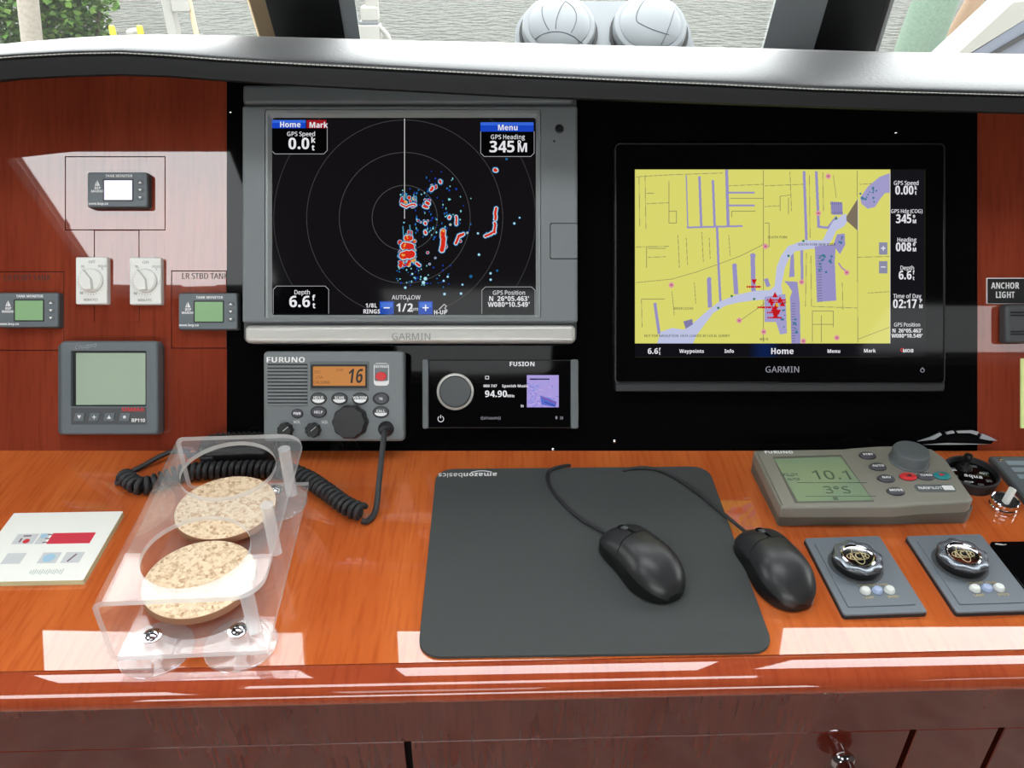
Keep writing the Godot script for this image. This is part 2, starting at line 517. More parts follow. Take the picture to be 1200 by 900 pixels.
func shell() -> void:
	var b := MB.new()
	b.box(Vector3(0, -0.98, 0.34), Vector3(4.4, 0.06, 4.64))
	structure("floor", b, M.floor_wood)
	# hardtop with a skylight over the helm and three hatches behind it
	var hatches := [[-0.60, 0.14, 0.60, 0.46], [-1.385, 0.70, -0.765, 1.36], [-0.44, 1.32, 0.15, 1.92], [1.28, 1.40, 2.0, 1.78]]
	b = MB.new()
	b.board(-2.2, -0.46, 2.2, 2.65, 0, 0.06, hatches)
	b.shift(0, Transform3D(Basis(Vector3(1, 0, 0), Vector3(0, 0, 1), Vector3(0, 1, 0)), Vector3(0, 1.25, 0)))
	for i in range(0, b.v.size(), 3):   # the turn above mirrors, so the winding is put right
		var t := b.v[i]; b.v[i] = b.v[i + 1]; b.v[i + 1] = t
	structure("ceiling", b, M.ceiling)
	var nr := 1
	for h in hatches:
		b = MB.new()
		b.box(Vector3((h[0] + h[2]) / 2, 1.285, (h[1] + h[3]) / 2), Vector3(h[2] - h[0] - 0.002, 0.006, h[3] - h[1] - 0.002))
		structure("window_%d" % nr, b, M.pane if nr <= 2 else M.smoked)
		nr += 1
	for sd in [-1, 1]:
		b = MB.new()
		b.board(-0.46, -0.95, 2.65, 1.25, -0.03, 0.03, [[-0.42, 0.45, 0.35, 1.06]])
		b.prism(PackedVector2Array([Vector2(-2.0, -0.95), Vector2(-0.46, -0.95), Vector2(-0.46, 1.25), Vector2(-1.86, 0.15), Vector2(-2.0, 0.15)]), -0.03, 0.03)
		b.shift(0, Transform3D(Basis(Vector3(0, 0, 1), Vector3(0, 1, 0), Vector3(-1, 0, 0)), Vector3(2.17 * sd, 0, 0)))
		structure("wall_left" if sd < 0 else "wall_right", b, M.wall)
		for w in [[-0.42, 0.35, 0.45, 1.06]]:
			b = MB.new()
			b.box(Vector3(2.17 * sd, (w[2] + w[3]) / 2, (w[0] + w[1]) / 2), Vector3(0.008, w[3] - w[2] - 0.002, w[1] - w[0] - 0.002))
			structure("window_%d" % nr, b, M.pane)
			nr += 1
	b = MB.new()
	b.board(-2.14, -0.95, 2.14, 1.25, -0.03, 0.03, [[-1.2, 0.38, 1.2, 0.95]])
	b.shift(0, Transform3D(Basis(), Vector3(0, 0, 2.62)))
	structure("wall_back", b, M.wall)
	for x in [0.0]:
		b = MB.new()
		b.box(Vector3(x, 0.665, 2.62), Vector3(2.398, 0.568, 0.008))
		structure("window_%d" % nr, b, M.pane)
		nr += 1
	b = MB.new()
	b.box(Vector3(0, -0.43, -1.94), Vector3(4.28, 1.04, 0.06))
	structure("wall_front", b, M.wall)
	# raked windscreen: pillars and three panes between them
	var foot := Vector3(0, 0.13, -1.80); var head := Vector3(0, 1.25, -0.42)
	var nn := Vector3(0, 1.38, 1.12).normalized()
	var post := func(called, x0, x1, xt0, xt1, lift, depth, m):
		var p := MB.new()
		var a: Vector3 = foot + nn * lift; var c: Vector3 = head + nn * lift
		p.rings([PackedVector3Array([a + Vector3(x0, 0, 0), a + Vector3(x1, 0, 0), a + Vector3(x1, 0, 0) - nn * depth, a + Vector3(x0, 0, 0) - nn * depth]),
			PackedVector3Array([c + Vector3(xt0, 0, 0), c + Vector3(xt1, 0, 0), c + Vector3(xt1, 0, 0) - nn * depth, c + Vector3(xt0, 0, 0) - nn * depth])])
		for k in range(0, p.v.size(), 3):
			var t := p.v[k]; p.v[k] = p.v[k + 1]; p.v[k + 1] = t
		structure(called, p, m, 20)
	post.call("trim_1", -0.690, -0.492, -0.46, -0.30, 0.02, 0.10, M.pillar_black)
	post.call("trim_2", -0.492, -0.448, -0.30, -0.265, 0.01, 0.08, M.pillar_grey)
	post.call("trim_3", -0.735, -0.690, -0.49, -0.46, 0.01, 0.08, M.tan_frame)
	post.call("trim_4", 0.745, 0.90, 0.47, 0.54, 0.015, 0.09, M.pillar_grey)
	post.call("trim_5", 0.90, 1.08, 0.54, 0.60, 0.02, 0.10, M.pillar_black)
	post.call("trim_6", -2.14, -1.56, -2.14, -1.13, 0.02, 0.10, M.pillar_black)
	for w in [[-1.58, -0.71, -1.15, -0.47], [-0.47, 0.77, -0.28, 0.49], [1.06, 2.14, 0.58, 2.14]]:
		b = MB.new()
		var ring := func(at: Vector3, x0: float, x1: float): return PackedVector3Array([at + Vector3(x0, 0, 0), at + Vector3(x0, 0, 0) - nn * 0.006, at + Vector3(x1, 0, 0) - nn * 0.006, at + Vector3(x1, 0, 0)])
		b.rings([ring.call(foot - nn * 0.03, w[0], w[1]), ring.call(head - nn * 0.03, w[2], w[3])])
		structure("window_%d" % nr, b, M.pane)
		nr += 1

func pole(called: String, label: String, category: String, a: Vector3, b: Vector3, r0: float, r1: float, m: Material, cap := 0.0, group := "") -> Node3D:
	var t := thing(called, label, category, a, Basis(), group)
	var mb := MB.new()
	var l := (b - a).length()
	mb.lathe([[r0, 0.0], [r1, l - cap], [r1 * 0.85, l - cap * 0.3], [0.0, l]], 14)
	mb.shift(0, Transform3D(Basis(Quaternion(Vector3(0, 0, 1), (b - a).normalized())), Vector3.ZERO))
	part("shaft", mb, m, t)
	return t

func outside() -> void:
	var b := MB.new()
	b.quad(Vector3(-220, -3.5, 120), Vector3(220, -3.5, 120), Vector3(220, -3.5, -260), Vector3(-220, -3.5, -260))
	var w := part("canal_water", b, M.water, self)
	tag(w, "rippled grey-green canal water seen beyond the windscreen", "water")
	w.set_meta("kind", "stuff")
	var base := -3.6
	var t := pole("dock_piling", "weathered grey-brown wooden piling in front of the green shrub, far left", "piling", Vector3(-7.35, base, -12), Vector3(-6.65, 0.2, -12), 0.15, 0.14, M.timber)
	pole("dock_piling", "thick pale green piling just right of the dark diagonal pillar", "piling", Vector3(5.62, base, -12), Vector3(6.12, 0.3, -12), 0.33, 0.30, M.pale_green)
	pole("mooring_pole", "slim tan brown pole between the pale green piling and the white rail", "pole", Vector3(5.95, base, -12.6), Vector3(7.25, 0.4, -12.6), 0.13, 0.12, M.brown_pole)
	for i in 2:
		var bx := [-5.74, -5.34][i] as float
		pole("dock_bollard", ["yellow round-topped bollard left of the white dock box", "yellow round-topped bollard right of the white dock box"][i], "bollard", Vector3(bx, base, -12), Vector3(bx, -1.13, -12), 0.05, 0.045, M.yellow, 0.05, "yellow bollards on the dock")
	b = MB.new()
	b.box(Vector3(0, 1.2, 0), Vector3(0.14, 2.4, 0.2), 0.04)
	t = thing("dock_box", "small white rounded box between the two yellow bollards", "box", Vector3(-5.50, base, -12.1))
	part("body", b, M.outdoor_white, t)
	# power pedestal at left
	t = thing("power_pedestal", "white power pedestal with side box and thin conduit, far left", "pedestal", Vector3(-4.86, base, -12))
	b = MB.new(); b.box(Vector3(0, 2.0, 0), Vector3(0.14, 4.0, 0.16), 0.02)
	part("post", b, M.outdoor_white, t)
	b = MB.new(); b.box(Vector3(0.2, 2.85, 0.08), Vector3(0.22, 0.4, 0.16), 0.02)
	part("meter_box", b, M.outdoor_white, t)
	b = MB.new(); b.tube(PackedVector3Array([Vector3(0.36, 0, 0), Vector3(0.33, 2.0, 0), Vector3(0.26, 4.0, 0)]), 0.035, 8)
	part("conduit", b, M.tan_frame, t)
	# shore power pedestal by the left pillar, with a coiled hose on its side
	t = thing("shore_pedestal", "white shore power pedestal right of the left windscreen pillar", "pedestal", Vector3(-2.04, base, -12))
	b = MB.new(); b.box(Vector3(0, 1.24, 0), Vector3(0.31, 2.48, 0.25), 0.02)
	part("cabinet", b, M.outdoor_white, t)
	b = MB.new(); b.box(Vector3(0, 2.50, 0), Vector3(0.27, 0.05, 0.22), 0.01)
	part("seam", b, M.dark_grey, t)
	b = MB.new(); b.box(Vector3(0.02, 2.62, 0), Vector3(0.24, 0.2, 0.2), 0.03)
	b.box(Vector3(0.06, 2.9, 0), Vector3(0.17, 0.4, 0.15), 0.02)
	part("head", b, M.outdoor_white, t)
	b = MB.new()
	var hp := PackedVector3Array()
	for i in 16: hp.append(Vector3(0.14 + 0.13 * sin(PI * i / 15.0), 2.45 - 0.35 * i / 15.0, 0.05))
	b.tube(hp, 0.035, 8)
	part("hose_handle", b, M.outdoor_white, t)
	# neighbouring boat at far right: raised white side deck, grey hull below it
	t = thing("moored_boat", "white and grey side deck of a moored boat, far right", "boat", Vector3(5.32099, -1.00221, -9))
	b = MB.new()
	b.prism(PackedVector2Array([Vector2(-0.42, -0.10), Vector2(-0.33, -0.1), Vector2(0.42, 0.42), Vector2(1.6, 0.50), Vector2(1.6, 0.60), Vector2(0.11, 0.50)]), -0.5, 0.0)
	part("side_deck", b, M.outdoor_white, t)
	b = MB.new()
	b.prism(PackedVector2Array([Vector2(-0.33, -0.13), Vector2(1.6, -0.13), Vector2(1.6, 0.49), Vector2(0.42, 0.41)]), -0.5, -0.02)
	b.prism(PackedVector2Array([Vector2(-0.15, -2.75), Vector2(2.6, -2.75), Vector2(1.6, -0.13), Vector2(-0.15, -0.13)]), -0.5, -0.02)
	part("hull", b, M.hull_grey, t)
	b = MB.new()
	b.bar(Vector3(-0.05, -0.08, 0.02), Vector3(0.62, 0.36, 0.02), 0.05, 0.04)
	part("rub_rail", b, M.black, t)
	# shrubs at far left
	var quad := MB.new()
	quad.quad(Vector3(0, 0, 0), Vector3(0.5, 0.12, 0.5), Vector3(0, 0, 1), Vector3(-0.5, 0.12, 0.5))
	var leaf := quad.mesh()
	for s in [[-7.55, -13.0, 0.62, 1.0, "light green leafy shrub left of the wooden piling"], [-6.85, -13.2, 0.62, 0.95, "bright green leafy shrub right of the wooden piling, over the water"]]:
		t = thing("shrub", s[4], "shrub", Vector3(s[0], base, s[1]), Basis(), "leafy shrubs on the bank at left")
		b = MB.new()
		for i in 4:
			b.tube(PackedVector3Array([Vector3(0.05 * i - 0.1, 0, 0), Vector3(0.12 * i - 0.2, 1.4, 0.1 * (i % 2)), Vector3(0.3 * i - 0.45, 2.6, 0)]), 0.03, 6)
		part("stem", b, M.bark, t)
		var mm := MultiMesh.new()
		mm.transform_format = MultiMesh.TRANSFORM_3D
		mm.use_colors = true
		mm.mesh = leaf
		mm.instance_count = 2600
		for i in mm.instance_count:
			var dir := Vector3(rng.randfn(), rng.randfn(), rng.randfn()).normalized()
			var lump := 1.0 + 0.18 * sin(dir.x * 7 + s[0]) + 0.15 * sin(dir.y * 9.0 + 1.0)
			var p := dir * pow(rng.randf(), 0.33) * lump * Vector3(s[2], s[3], s[2])
			var bs := Basis.from_euler(Vector3(rng.randf_range(-0.9, 0.9), rng.randf() * TAU, rng.randf_range(-0.7, 0.7))) * Basis.from_scale(Vector3.ONE * rng.randf_range(0.07, 0.13))
			mm.set_instance_transform(i, Transform3D(bs, p + Vector3(0, 2.55, 0)))
			var g := rng.randf_range(0.6, 1.5)
			mm.set_instance_color(i, Color(g * rng.randf_range(0.8, 1.2), g, g * 0.9))
		var mi := MultiMeshInstance3D.new()
		mi.name = "foliage"
		mi.multimesh = mm
		mi.material_override = M.leaf
		mi.set_meta("kind", "stuff")
		t.add_child(mi, true)

func console() -> void:
	# desktop with its front moulding; the front edge runs a little out of square
	var t := thing("helm_desk", "glossy orange-brown varnished wooden helm desktop with rounded front edge", "desk")
	var b := MB.new()
	b.prism(PackedVector2Array([Vector2(-1.1, 0.02), Vector2(1.1, 0.02), Vector2(1.1, -0.2862), Vector2(-1.1, -0.3456)]), -0.025, 0.0)
	b.shift(0, Transform3D(Basis(Vector3(1, 0, 0), -PI / 2), Vector3.ZERO))
	part("desktop", b, M.desk, t)
	b = MB.new()
	var prof := [[-0.001, -0.03], [-0.0002, -0.0012], [0.0008, 0.0000], [0.0025, 0.0007], [0.006, 0.0011], [0.012, 0.0012], [0.018, 0.0009], [0.0225, 0.0001], [0.0262, -0.0016], [0.0292, -0.0042], [0.0312, -0.0076], [0.0317, -0.0112], [0.0306, -0.0148], [0.0282, -0.0180], [0.0245, -0.0205], [0.019, -0.022], [0.012, -0.0225], [0.004, -0.034]]
	var r0 := PackedVector3Array(); var r1 := PackedVector3Array()
	for p in prof:
		r0.append(Vector3(-1.1, p[1], 0.3456 + p[0])); r1.append(Vector3(1.1, p[1], 0.2862 + p[0]))
	for i in prof.size() - 1:
		b.quad(r0[i], r0[i + 1], r1[i + 1], r1[i])
	b.fan(r0, true); b.fan(r1, false)
	part("bullnose_edge", b, M.nose, t, 60)
	# cabinet below, square to that front edge
	var cab := thing("helm_cabinet", "dark glossy mahogany cabinet front below the helm desk", "cabinet", Vector3(0, 0, 0.3159), Basis(Vector3.UP, 0.027))
	b = MB.new(); b.slab(0, -0.065, 2.3, 0.067, 0.001, -0.03, 0.008, 0.001)
	part("apron", b, M.cabinet, cab)
	b = MB.new(); b.slab(0, -0.5, 2.3, 0.9, 0.001, -0.06, -0.012)
	part("carcass", b, M.gap, cab)
	var cuts := [-1.1, -0.098, 0.381, 0.466, 0.66, 1.1]
	for i in cuts.size() - 1:
		b = MB.new()
		var wd: float = cuts[i + 1] - cuts[i]
		b.slab((cuts[i] + cuts[i + 1]) / 2, -0.4015, wd - 0.006, 0.60, 0.001, -0.012, 0.006, 0.0012)
		var dr := part("door" if i < 3 else "drawer_front", b, M.cabinet, cab)
		if i == 1:
			b = MB.new()
			b.lathe([[0.0120, 0.006], [0.0115, 0.009], [0.0085, 0.012], [0.0085, 0.022], [0.0160, 0.0245], [0.0180, 0.028], [0.0165, 0.032], [0.012, 0.034], [0.0, 0.035]], 36, 0.322, -0.146)
			part("knob", b, M.chrome, dr)
	# wooden fascia at left with routed-out access plates
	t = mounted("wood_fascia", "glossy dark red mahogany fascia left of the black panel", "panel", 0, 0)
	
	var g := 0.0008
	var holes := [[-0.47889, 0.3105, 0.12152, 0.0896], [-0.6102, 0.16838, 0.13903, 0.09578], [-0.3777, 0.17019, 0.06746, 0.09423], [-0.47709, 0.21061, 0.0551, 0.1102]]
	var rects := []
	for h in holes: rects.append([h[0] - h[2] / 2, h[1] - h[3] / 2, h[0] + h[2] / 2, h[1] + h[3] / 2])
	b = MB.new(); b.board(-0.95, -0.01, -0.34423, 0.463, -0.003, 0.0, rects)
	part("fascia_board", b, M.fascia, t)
	b = MB.new(); b.board(-0.95, -0.02, -0.34423, 0.463, -0.02, -0.003, [])
	part("backing", b, M.gap, t)
	for h in holes:
		b = MB.new(); b.slab(h[0], h[1], h[2] - 2 * g, h[3] - (2 * g if h != holes[3] else 0.0), 0.0006, -0.003, 0.0, 0.0005)
		part("access_plate", b, M.fascia, t)
	# black acrylic dash panel
	t = mounted("black_dash_panel", "large glossy black acrylic panel behind both big displays", "panel", 0, 0)
	b = MB.new(); b.board(-0.34398, -0.012, 0.56128, 0.463, -0.015, 0.0004, [])
	part("sheet", b, M.acrylic_black, t)
	for p in [Vector2(0.12358, 0.01133), Vector2(-0.33986, 0.40886), Vector2(0.04943, 0.00103), Vector2(0.46344, 0.38414)]:
		b = MB.new(); b.lathe([[0.0022, 0.0], [0.0022, 0.0012], [0.0012, 0.0019], [0.0, 0.002]], 12, p.x, p.y)
		part("screw", b, M.chrome, t)
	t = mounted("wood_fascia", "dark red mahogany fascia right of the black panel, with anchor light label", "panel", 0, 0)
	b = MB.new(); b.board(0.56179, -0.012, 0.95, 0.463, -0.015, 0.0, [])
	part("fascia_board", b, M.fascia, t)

func brow() -> void:
	var t := thing("dash_brow", "padded black leather brow with white stitched seam over the instruments", "dash pad")
	# (crest y and depth), stitch, lower lip per station, on the leaning panel
	var st := [[-1.0299, 0.4202, 0.3670, 0.3429, 0.3852], [-0.8239, 0.4500, 0.3921, 0.3698, 0.4161], [-0.7209, 0.4630, 0.4047, 0.3824, 0.4305], [-0.6179, 0.4739, 0.4154, 0.3941, 0.4439], [-0.5664, 0.4789, 0.4199, 0.3991, 0.4495], [-0.5149, 0.4833, 0.4235, 0.4031, 0.4542], [-0.4634, 0.4863, 0.4262, 0.4058, 0.4573], [-0.4119, 0.4878, 0.4271, 0.4071, 0.4588], [-0.3605, 0.4868, 0.4244, 0.4053, 0.4567], [-0.3090, 0.4858, 0.4204, 0.4013, 0.4521], [-0.2575, 0.4843, 0.4172, 0.3977, 0.4480], [-0.2060, 0.4828, 0.4145, 0.3950, 0.4449], [-0.1030, 0.4798, 0.4092, 0.3896, 0.4387], [0.0000, 0.4779, 0.4038, 0.3842, 0.4325], [0.1030, 0.4749, 0.3989, 0.3806, 0.4284], [0.2060, 0.4729, 0.3944, 0.3770, 0.4243], [0.3090, 0.4709, 0.3894, 0.3734, 0.4202], [0.4119, 0.4679, 0.3859, 0.3698, 0.4161], [0.5149, 0.4659, 0.3832, 0.3671, 0.4130], [0.6179, 0.4644, 0.3800, 0.3644, 0.4099], [0.8239, 0.4600, 0.3742, 0.3590, 0.4037], [1.1329, 0.4530, 0.3670, 0.3518, 0.3955]]
	var pad := []; var lip := []; var seam := PackedVector3Array()
	for s in st:
		var c := Vector3(s[0], s[1], 0.035); var e := Vector3(s[0], s[2], 0.130)
		var ring := PackedVector3Array()
		# far edge by the windscreen, crest, then round to the seam
		var dd := Vector3(0, 0.326, -0.945)
		var far := c + dd * 1.66
		ring.append(far + Vector3(0, -0.02, 0)); ring.append(far)
		for k in 4: ring.append(c + dd * [0.8, 0.3, 0.1, 0.04][k])
		var corner := e + Vector3(0, 0.0085, 0.006)
		var h1 := c.lerp(corner, 0.42) + Vector3(0, 0.001, 0.0015)
		var h2 := corner
		for k in 15:
			var q := k / 14.0
			ring.append(c.bezier_interpolate(h1, h2, e, q))
		ring.append(e + Vector3(0, -0.0012, -0.002))
		pad.append(ring)
		var l := Vector3(s[0], s[3], 0.127)
		var under := PackedVector3Array([e + Vector3(0, -0.0012, -0.0022), e + Vector3(0, -0.0026, 0.0004), e.lerp(l, 0.3) + Vector3(0, 0, 0.0015), e.lerp(l, 0.7) + Vector3(0, 0, 0.001), l + Vector3(0, 0.002, 0.0), l, l + Vector3(0, -0.001, -0.003), Vector3(s[0], s[4], 0.001)])
		lip.append(under)
		seam.append(e + Vector3(0, 0.0006, 0.0008))
	for pair in [["padded_top", pad], ["valance", lip]]:
		var b := MB.new()
		var rr: Array = pair[1]
		for i in rr.size() - 1:
			var a: PackedVector3Array = rr[i]; var c: PackedVector3Array = rr[i + 1]
			for j in a.size() - 1: b.quad(a[j], a[j + 1], c[j + 1], c[j])
		b.shift(0, Transform3D(PANEL, Vector3.ZERO))
		part(pair[0], b, M.leather if pair[0] == "padded_top" else M.leather_side, t, 50)
	var b := MB.new()
	for i in seam.size() - 1:
		var m := maxi(1, roundi((seam[i + 1] - seam[i]).length() / 0.0045))
		for j in m:
			b.tube(PackedVector3Array([seam[i].lerp(seam[i + 1], (j + 0.08) / m), seam[i].lerp(seam[i + 1], (j + 0.85) / m)]), 0.00055, 5)
	b.shift(0, Transform3D(PANEL, Vector3.ZERO))
	var o := part("stitching", b, M.thread, t)
	o.set_meta("kind", "stuff")
	# twin demister outlets on the dash behind the brow
	var tilt := Basis(Vector3(1, 0, 0), deg_to_rad(-47))
	t = thing("vent_pod", "pale grey rounded pod with two round air outlets behind the brow", "air vent", Vector3(0.14435, 0.393, -0.6), tilt)
	b = MB.new()
	var pr := PackedVector2Array()
	for p in [[-0.146, -0.10], [0.152, -0.10], [0.146, -0.03]]: pr.append(Vector2(p[0], p[1]))
	for i in 9: pr.append(Vector2(0.084 + 0.058 * cos(PI / 2 * i / 8.0), -0.012 + 0.070 * sin(PI / 2 * i / 8.0)))
	for i in 9: pr.append(Vector2(-0.082 - 0.058 * sin(PI / 2 * i / 8.0), -0.012 + 0.070 * cos(PI / 2 * i / 8.0)))
	b.prism(pr, -0.05, -0.012)
	part("housing", b, M.vent, t, 30)
	var dome := func(r: float) -> float:
		if r < 0.026: return lerpf(0.0225, 0.021, r / 0.026)
		if r < 0.040: return lerpf(0.021, 0.0175, (r - 0.026) / 0.014)
		return lerpf(0.0175, 0.0125, minf(1.0, (r - 0.040) / 0.0078))
	for i in 2:
		var x: float = [-0.0705, 0.073][i]
		b = MB.new(); b.lathe([[0.062, -0.013], [0.0625, -0.006]], 40, x, -0.008)
		part("socket_shadow_ring", b, M.black, t)
		b = MB.new(); b.lathe([[0.058, -0.012], [0.058, 0.004], [0.056, 0.009], [0.052, 0.011], [0.049, 0.0105]], 48, x, -0.004)
		var rg := part("outlet_ring", b, M.vent, t)
		b = MB.new()
		b.lathe([[0.0478, 0.008], [0.0478, 0.0125], [0.040, 0.0175], [0.026, 0.021], [0.0, 0.0225]], 48, x, -0.004)
		part("flap", b, M.vent, rg)
		b = MB.new()
		var crv := [[[-0.038, -0.03], [-0.01, -0.018], [0.012, -0.022], [0.036, -0.038]], [[-0.026, 0.026], [-0.030, 0.008], [-0.022, -0.012], [-0.016, -0.02]], [[0.01, 0.036], [-0.002, 0.014], [-0.006, -0.002], [-0.006, -0.018]], [[0.01, 0.036], [0.026, 0.024], [0.034, 0.004], [0.018, -0.024]]] if i == 0 else [[[-0.008, 0.04], [-0.024, 0.014], [-0.026, 0.002], [-0.022, -0.006]], [[-0.022, -0.006], [0.0, -0.022], [0.018, -0.026], [0.026, -0.026]], [[0.038, 0.022], [0.032, 0.004], [0.026, -0.022], [0.014, -0.042]]]
		for c in crv:
			var ln := PackedVector3Array()
			for k in 13:
				var q := k / 12.0
				var z2 := Vector2(c[0][0], c[0][1]).bezier_interpolate(Vector2(c[1][0], c[1][1]), Vector2(c[2][0], c[2][1]), Vector2(c[3][0], c[3][1]), q)
				ln.append(Vector3(x + z2.x, -0.004 + z2.y, dome.call(z2.length())))
			b.tube(ln, 0.0008, 5)
		part("flap_joint", b, M.mid_grey, rg)

func key(t: Node3D, x: float, y: float, w: float, h: float, z: float, up: float, m: Material, called := "button", oval := true) -> MeshInstance3D:
	var b := MB.new()
	if oval: b.lathe([[1.0, z - 0.001], [1.0, z + up * 0.6], [0.9, z + up * 0.9], [0.7, z + up], [0.0, z + up]], 28, x, y, w / 2, h / 2)
	else: b.slab(x, y, w, h, minf(w, h) * 0.2, z - 0.001, z + up, up * 0.5)
	return part(called, b, m, t)

func words(t: Node3D, called: String, m: Material, list: Array) -> MeshInstance3D:
	var b := MB.new()
	for l in list:
		b.text(l[0], l[1], l[2], l[3], l[4], l[5] if l.size() > 5 else false, l[6] if l.size() > 6 else 0.0, l[7] if l.size() > 7 else 1.0, l[8] if l.size() > 8 else 0.0)
	return part(called, b, m, t, 20)

func radar_display() -> void:
	var t := mounted("radar_display", "grey-bezelled square display showing a radar sweep with range rings", "display", -0.1236, 0.2842)
	var b := MB.new(); b.slab(0.00396, -0.00662, 0.3911, 0.29669, 0.006, 0.0, 0.028, 0.003)
	part("rear_housing", b, M.dark_grey, t)
	b = MB.new(); b.slab(0.00259, 0.13304, 0.3848, 0.02231, 0.004, 0.02, 0.037, 0.004)
	part("hood_bar", b, M.mid_grey, t)
	b = MB.new()
	b.frame([0.0047, -0.0061, 0.39066, 0.25267, 0.003], [-0.00349, -0.00585, 0.32166, 0.24323, 0.004], 0.02, 0.036, 0.030, 0.003, 0.0)
	part("face_frame", b, M.grey, t)
	b = MB.new()
	b.frame([-0.00363, -0.00589, 0.321, 0.24299, 0.003], [-0.00295, -0.00763, 0.3157, 0.23785, 0.003], 0.02, 0.0345, 0.0292, 0.001, 0.0036)
	part("inner_bezel", b, M.bezel_light, t)
	b = MB.new(); b.slab(0.00507, -0.1459, 0.3848, 0.02083, 0.0055, 0.018, 0.037, 0.005)
	var strip := part("base_strip", b, M.silver, t)
	words(strip, "lettering", M.print_grey, [["GARMIN", 0.00658, -0.14888, 0.01081, 0.0371, false, 0.0, 1.12]])
	b = MB.new(); b.slab(0.18414, -0.03776, 0.03085, 0.03968, 0.0015, 0.03, 0.0366, 0.0005)
	part("card_door", b, M.grey, t)
	b = MB.new(); b.frame([0.1839, -0.03762, 0.03266, 0.04229, 0.002], [0.18424, -0.03762, 0.03157, 0.04031, 0.002], 0.03, 0.0361, 0.0355, 0.0001)
	part("door_gap", b, M.gap, t)
	b = MB.new(); b.lathe([[0.0052, 0.035], [0.0052, 0.0366], [0.0036, 0.0369], [0.003, 0.0362], [0.0, 0.0362]], 24, 0.17868, 0.09293)
	part("light_sensor", b, M.black, t)
	b = MB.new(); b.lathe([[0.0014, 0.035], [0.0014, 0.0364], [0.0, 0.0365]], 12, 0.17273, 0.07854)
	part("led", b, M.black, t)
	# radar picture
	var px := Pix.new(927, 695, Color(0.075, 0.07, 0.075))
	var gr := Color(0.40, 0.40, 0.41)
	for r in [114, 229, 343, 458, 572]: px.ring(468, 355, r, 2.2, gr.darkened(0.1 + r * 0.0006))
	px.line([[467, 8], [467, 357]], 3.0, Color(0.82, 0.82, 0.82))
	# echo: [x, y, w, h, how strong]
	for e in [[478, 480, 40, 60, 3], [482, 440, 14, 60, 2], [484, 300, 36, 22, 2], [545, 300, 18, 14, 3], [566, 250, 16, 12, 2], [592, 226, 10, 10, 2], [520, 360, 10, 14, 2], [542, 370, 10, 14, 2], [540, 405, 8, 12, 2], [603, 415, 14, 22, 3], [603, 455, 16, 20, 3], [625, 350, 8, 10, 2], [622, 385, 8, 10, 2], [648, 360, 5, 18, 2], [676, 412, 22, 8, 3], [657, 435, 10, 14, 3], [785, 330, 6, 20, 3], [785, 380, 5, 24, 2], [765, 415, 20, 8, 3], [784, 405, 6, 14, 3], [785, 187, 9, 8, 3], [512, 520, 12, 10, 3], [545, 480, 10, 12, 2], [562, 520, 10, 8, 2], [575, 500, 8, 8, 2], [724, 405, 4, 7, 1], [727, 485, 5, 8, 1], [850, 370, 4, 8, 1], [868, 360, 5, 10, 1], [766, 545, 5, 7, 1], [768, 568, 4, 10, 1], [607, 618, 6, 6, 1], [665, 620, 5, 4, 1], [482, 598, 18, 3, 1], [535, 575, 10, 10, 1], [618, 560, 6, 8, 1], [607, 573, 5, 5, 1], [492, 552, 10, 5, 1], [790, 538, 4, 4, 0], [826, 148, 4, 3, 0], [672, 590, 6, 4, 1], [700, 558, 7, 4, 0]]:
		var blobs := maxi(1, int(e[2] * e[3] / 45.0))
		var cs := []
		for i in blobs:
			cs.append([e[0] + (rng.randf() - 0.5) * 1.5 * e[2], e[1] + (rng.randf() - 0.5) * 1.5 * e[3], rng.randf_range(0.35, 0.8) * clampf(minf(e[2], e[3]) * 0.6, 3.5, 10.0)])
		for c in cs: px.disc(c[0], c[1], c[2] + 3.0, Color(0.10, 0.40, 0.62))
		if e[4] > 0:
			for c in cs: px.disc(c[0], c[1], c[2] + 1.6, Color(0.75, 0.92, 0.93))
		if e[4] > 1:
			for c in cs: px.disc(c[0], c[1], c[2] + 0.2, Color(0.85, 0.16, 0.10) if rng.randf() < 0.75 else Color(0.9, 0.62, 0.25))
	for e in [[500, 280, 60, 30, 26], [560, 350, 60, 60, 40], [500, 545, 60, 40, 34], [640, 340, 60, 60, 20], [600, 230, 60, 40, 14], [560, 560, 90, 40, 22], [520, 400, 60, 40, 16]]:
		for i in e[4]:
			var x: float = e[0] + (rng.randf() - 0.5) * 2 * e[2]
			var y: float = e[1] + (rng.randf() - 0.5) * 2 * e[3]
			px.disc(x, y, rng.randf_range(1.6, 3.4), [Color(0.12, 0.45, 0.75), Color(0.5, 0.85, 0.9), Color(0.1, 0.25, 0.7)][rng.randi() % 3], rng.randf_range(2.0, 5.0))
	for e in [[16, [601, 402], [604, 430], [598, 468]], [9, [674, 412], [657, 418], [647, 444]], [9, [787, 322], [785, 360]], [8, [784, 372], [782, 405], [767, 412], [750, 419]], [6, [456, 308], [474, 316], [492, 308], [506, 310]], [8, [548, 300], [536, 314], [548, 318]], [10, [545, 302], [552, 306]], [9, [566, 250], [560, 258]], [7, [592, 224], [594, 232]], [10, [784, 186], [788, 189]], [8, [509, 514], [520, 522]], [7, [626, 350], [624, 356]], [7, [648, 352], [649, 378]], [20, [474, 425], [486, 425]], [26, [468, 455], [488, 458]], [26, [462, 486], [492, 482]], [7, [540, 372], [541, 376]], [8, [540, 404], [541, 410]]]:
		var pl: Array = e.slice(1)
		var jag := []
		for i in pl.size() - 1:
			for k in 4: jag.append([lerpf(pl[i][0], pl[i + 1][0], k / 4.0) + rng.randf_range(-1.5, 1.5), lerpf(pl[i][1], pl[i + 1][1], k / 4.0) + rng.randf_range(-1.5, 1.5)])
		jag.append(pl[-1])
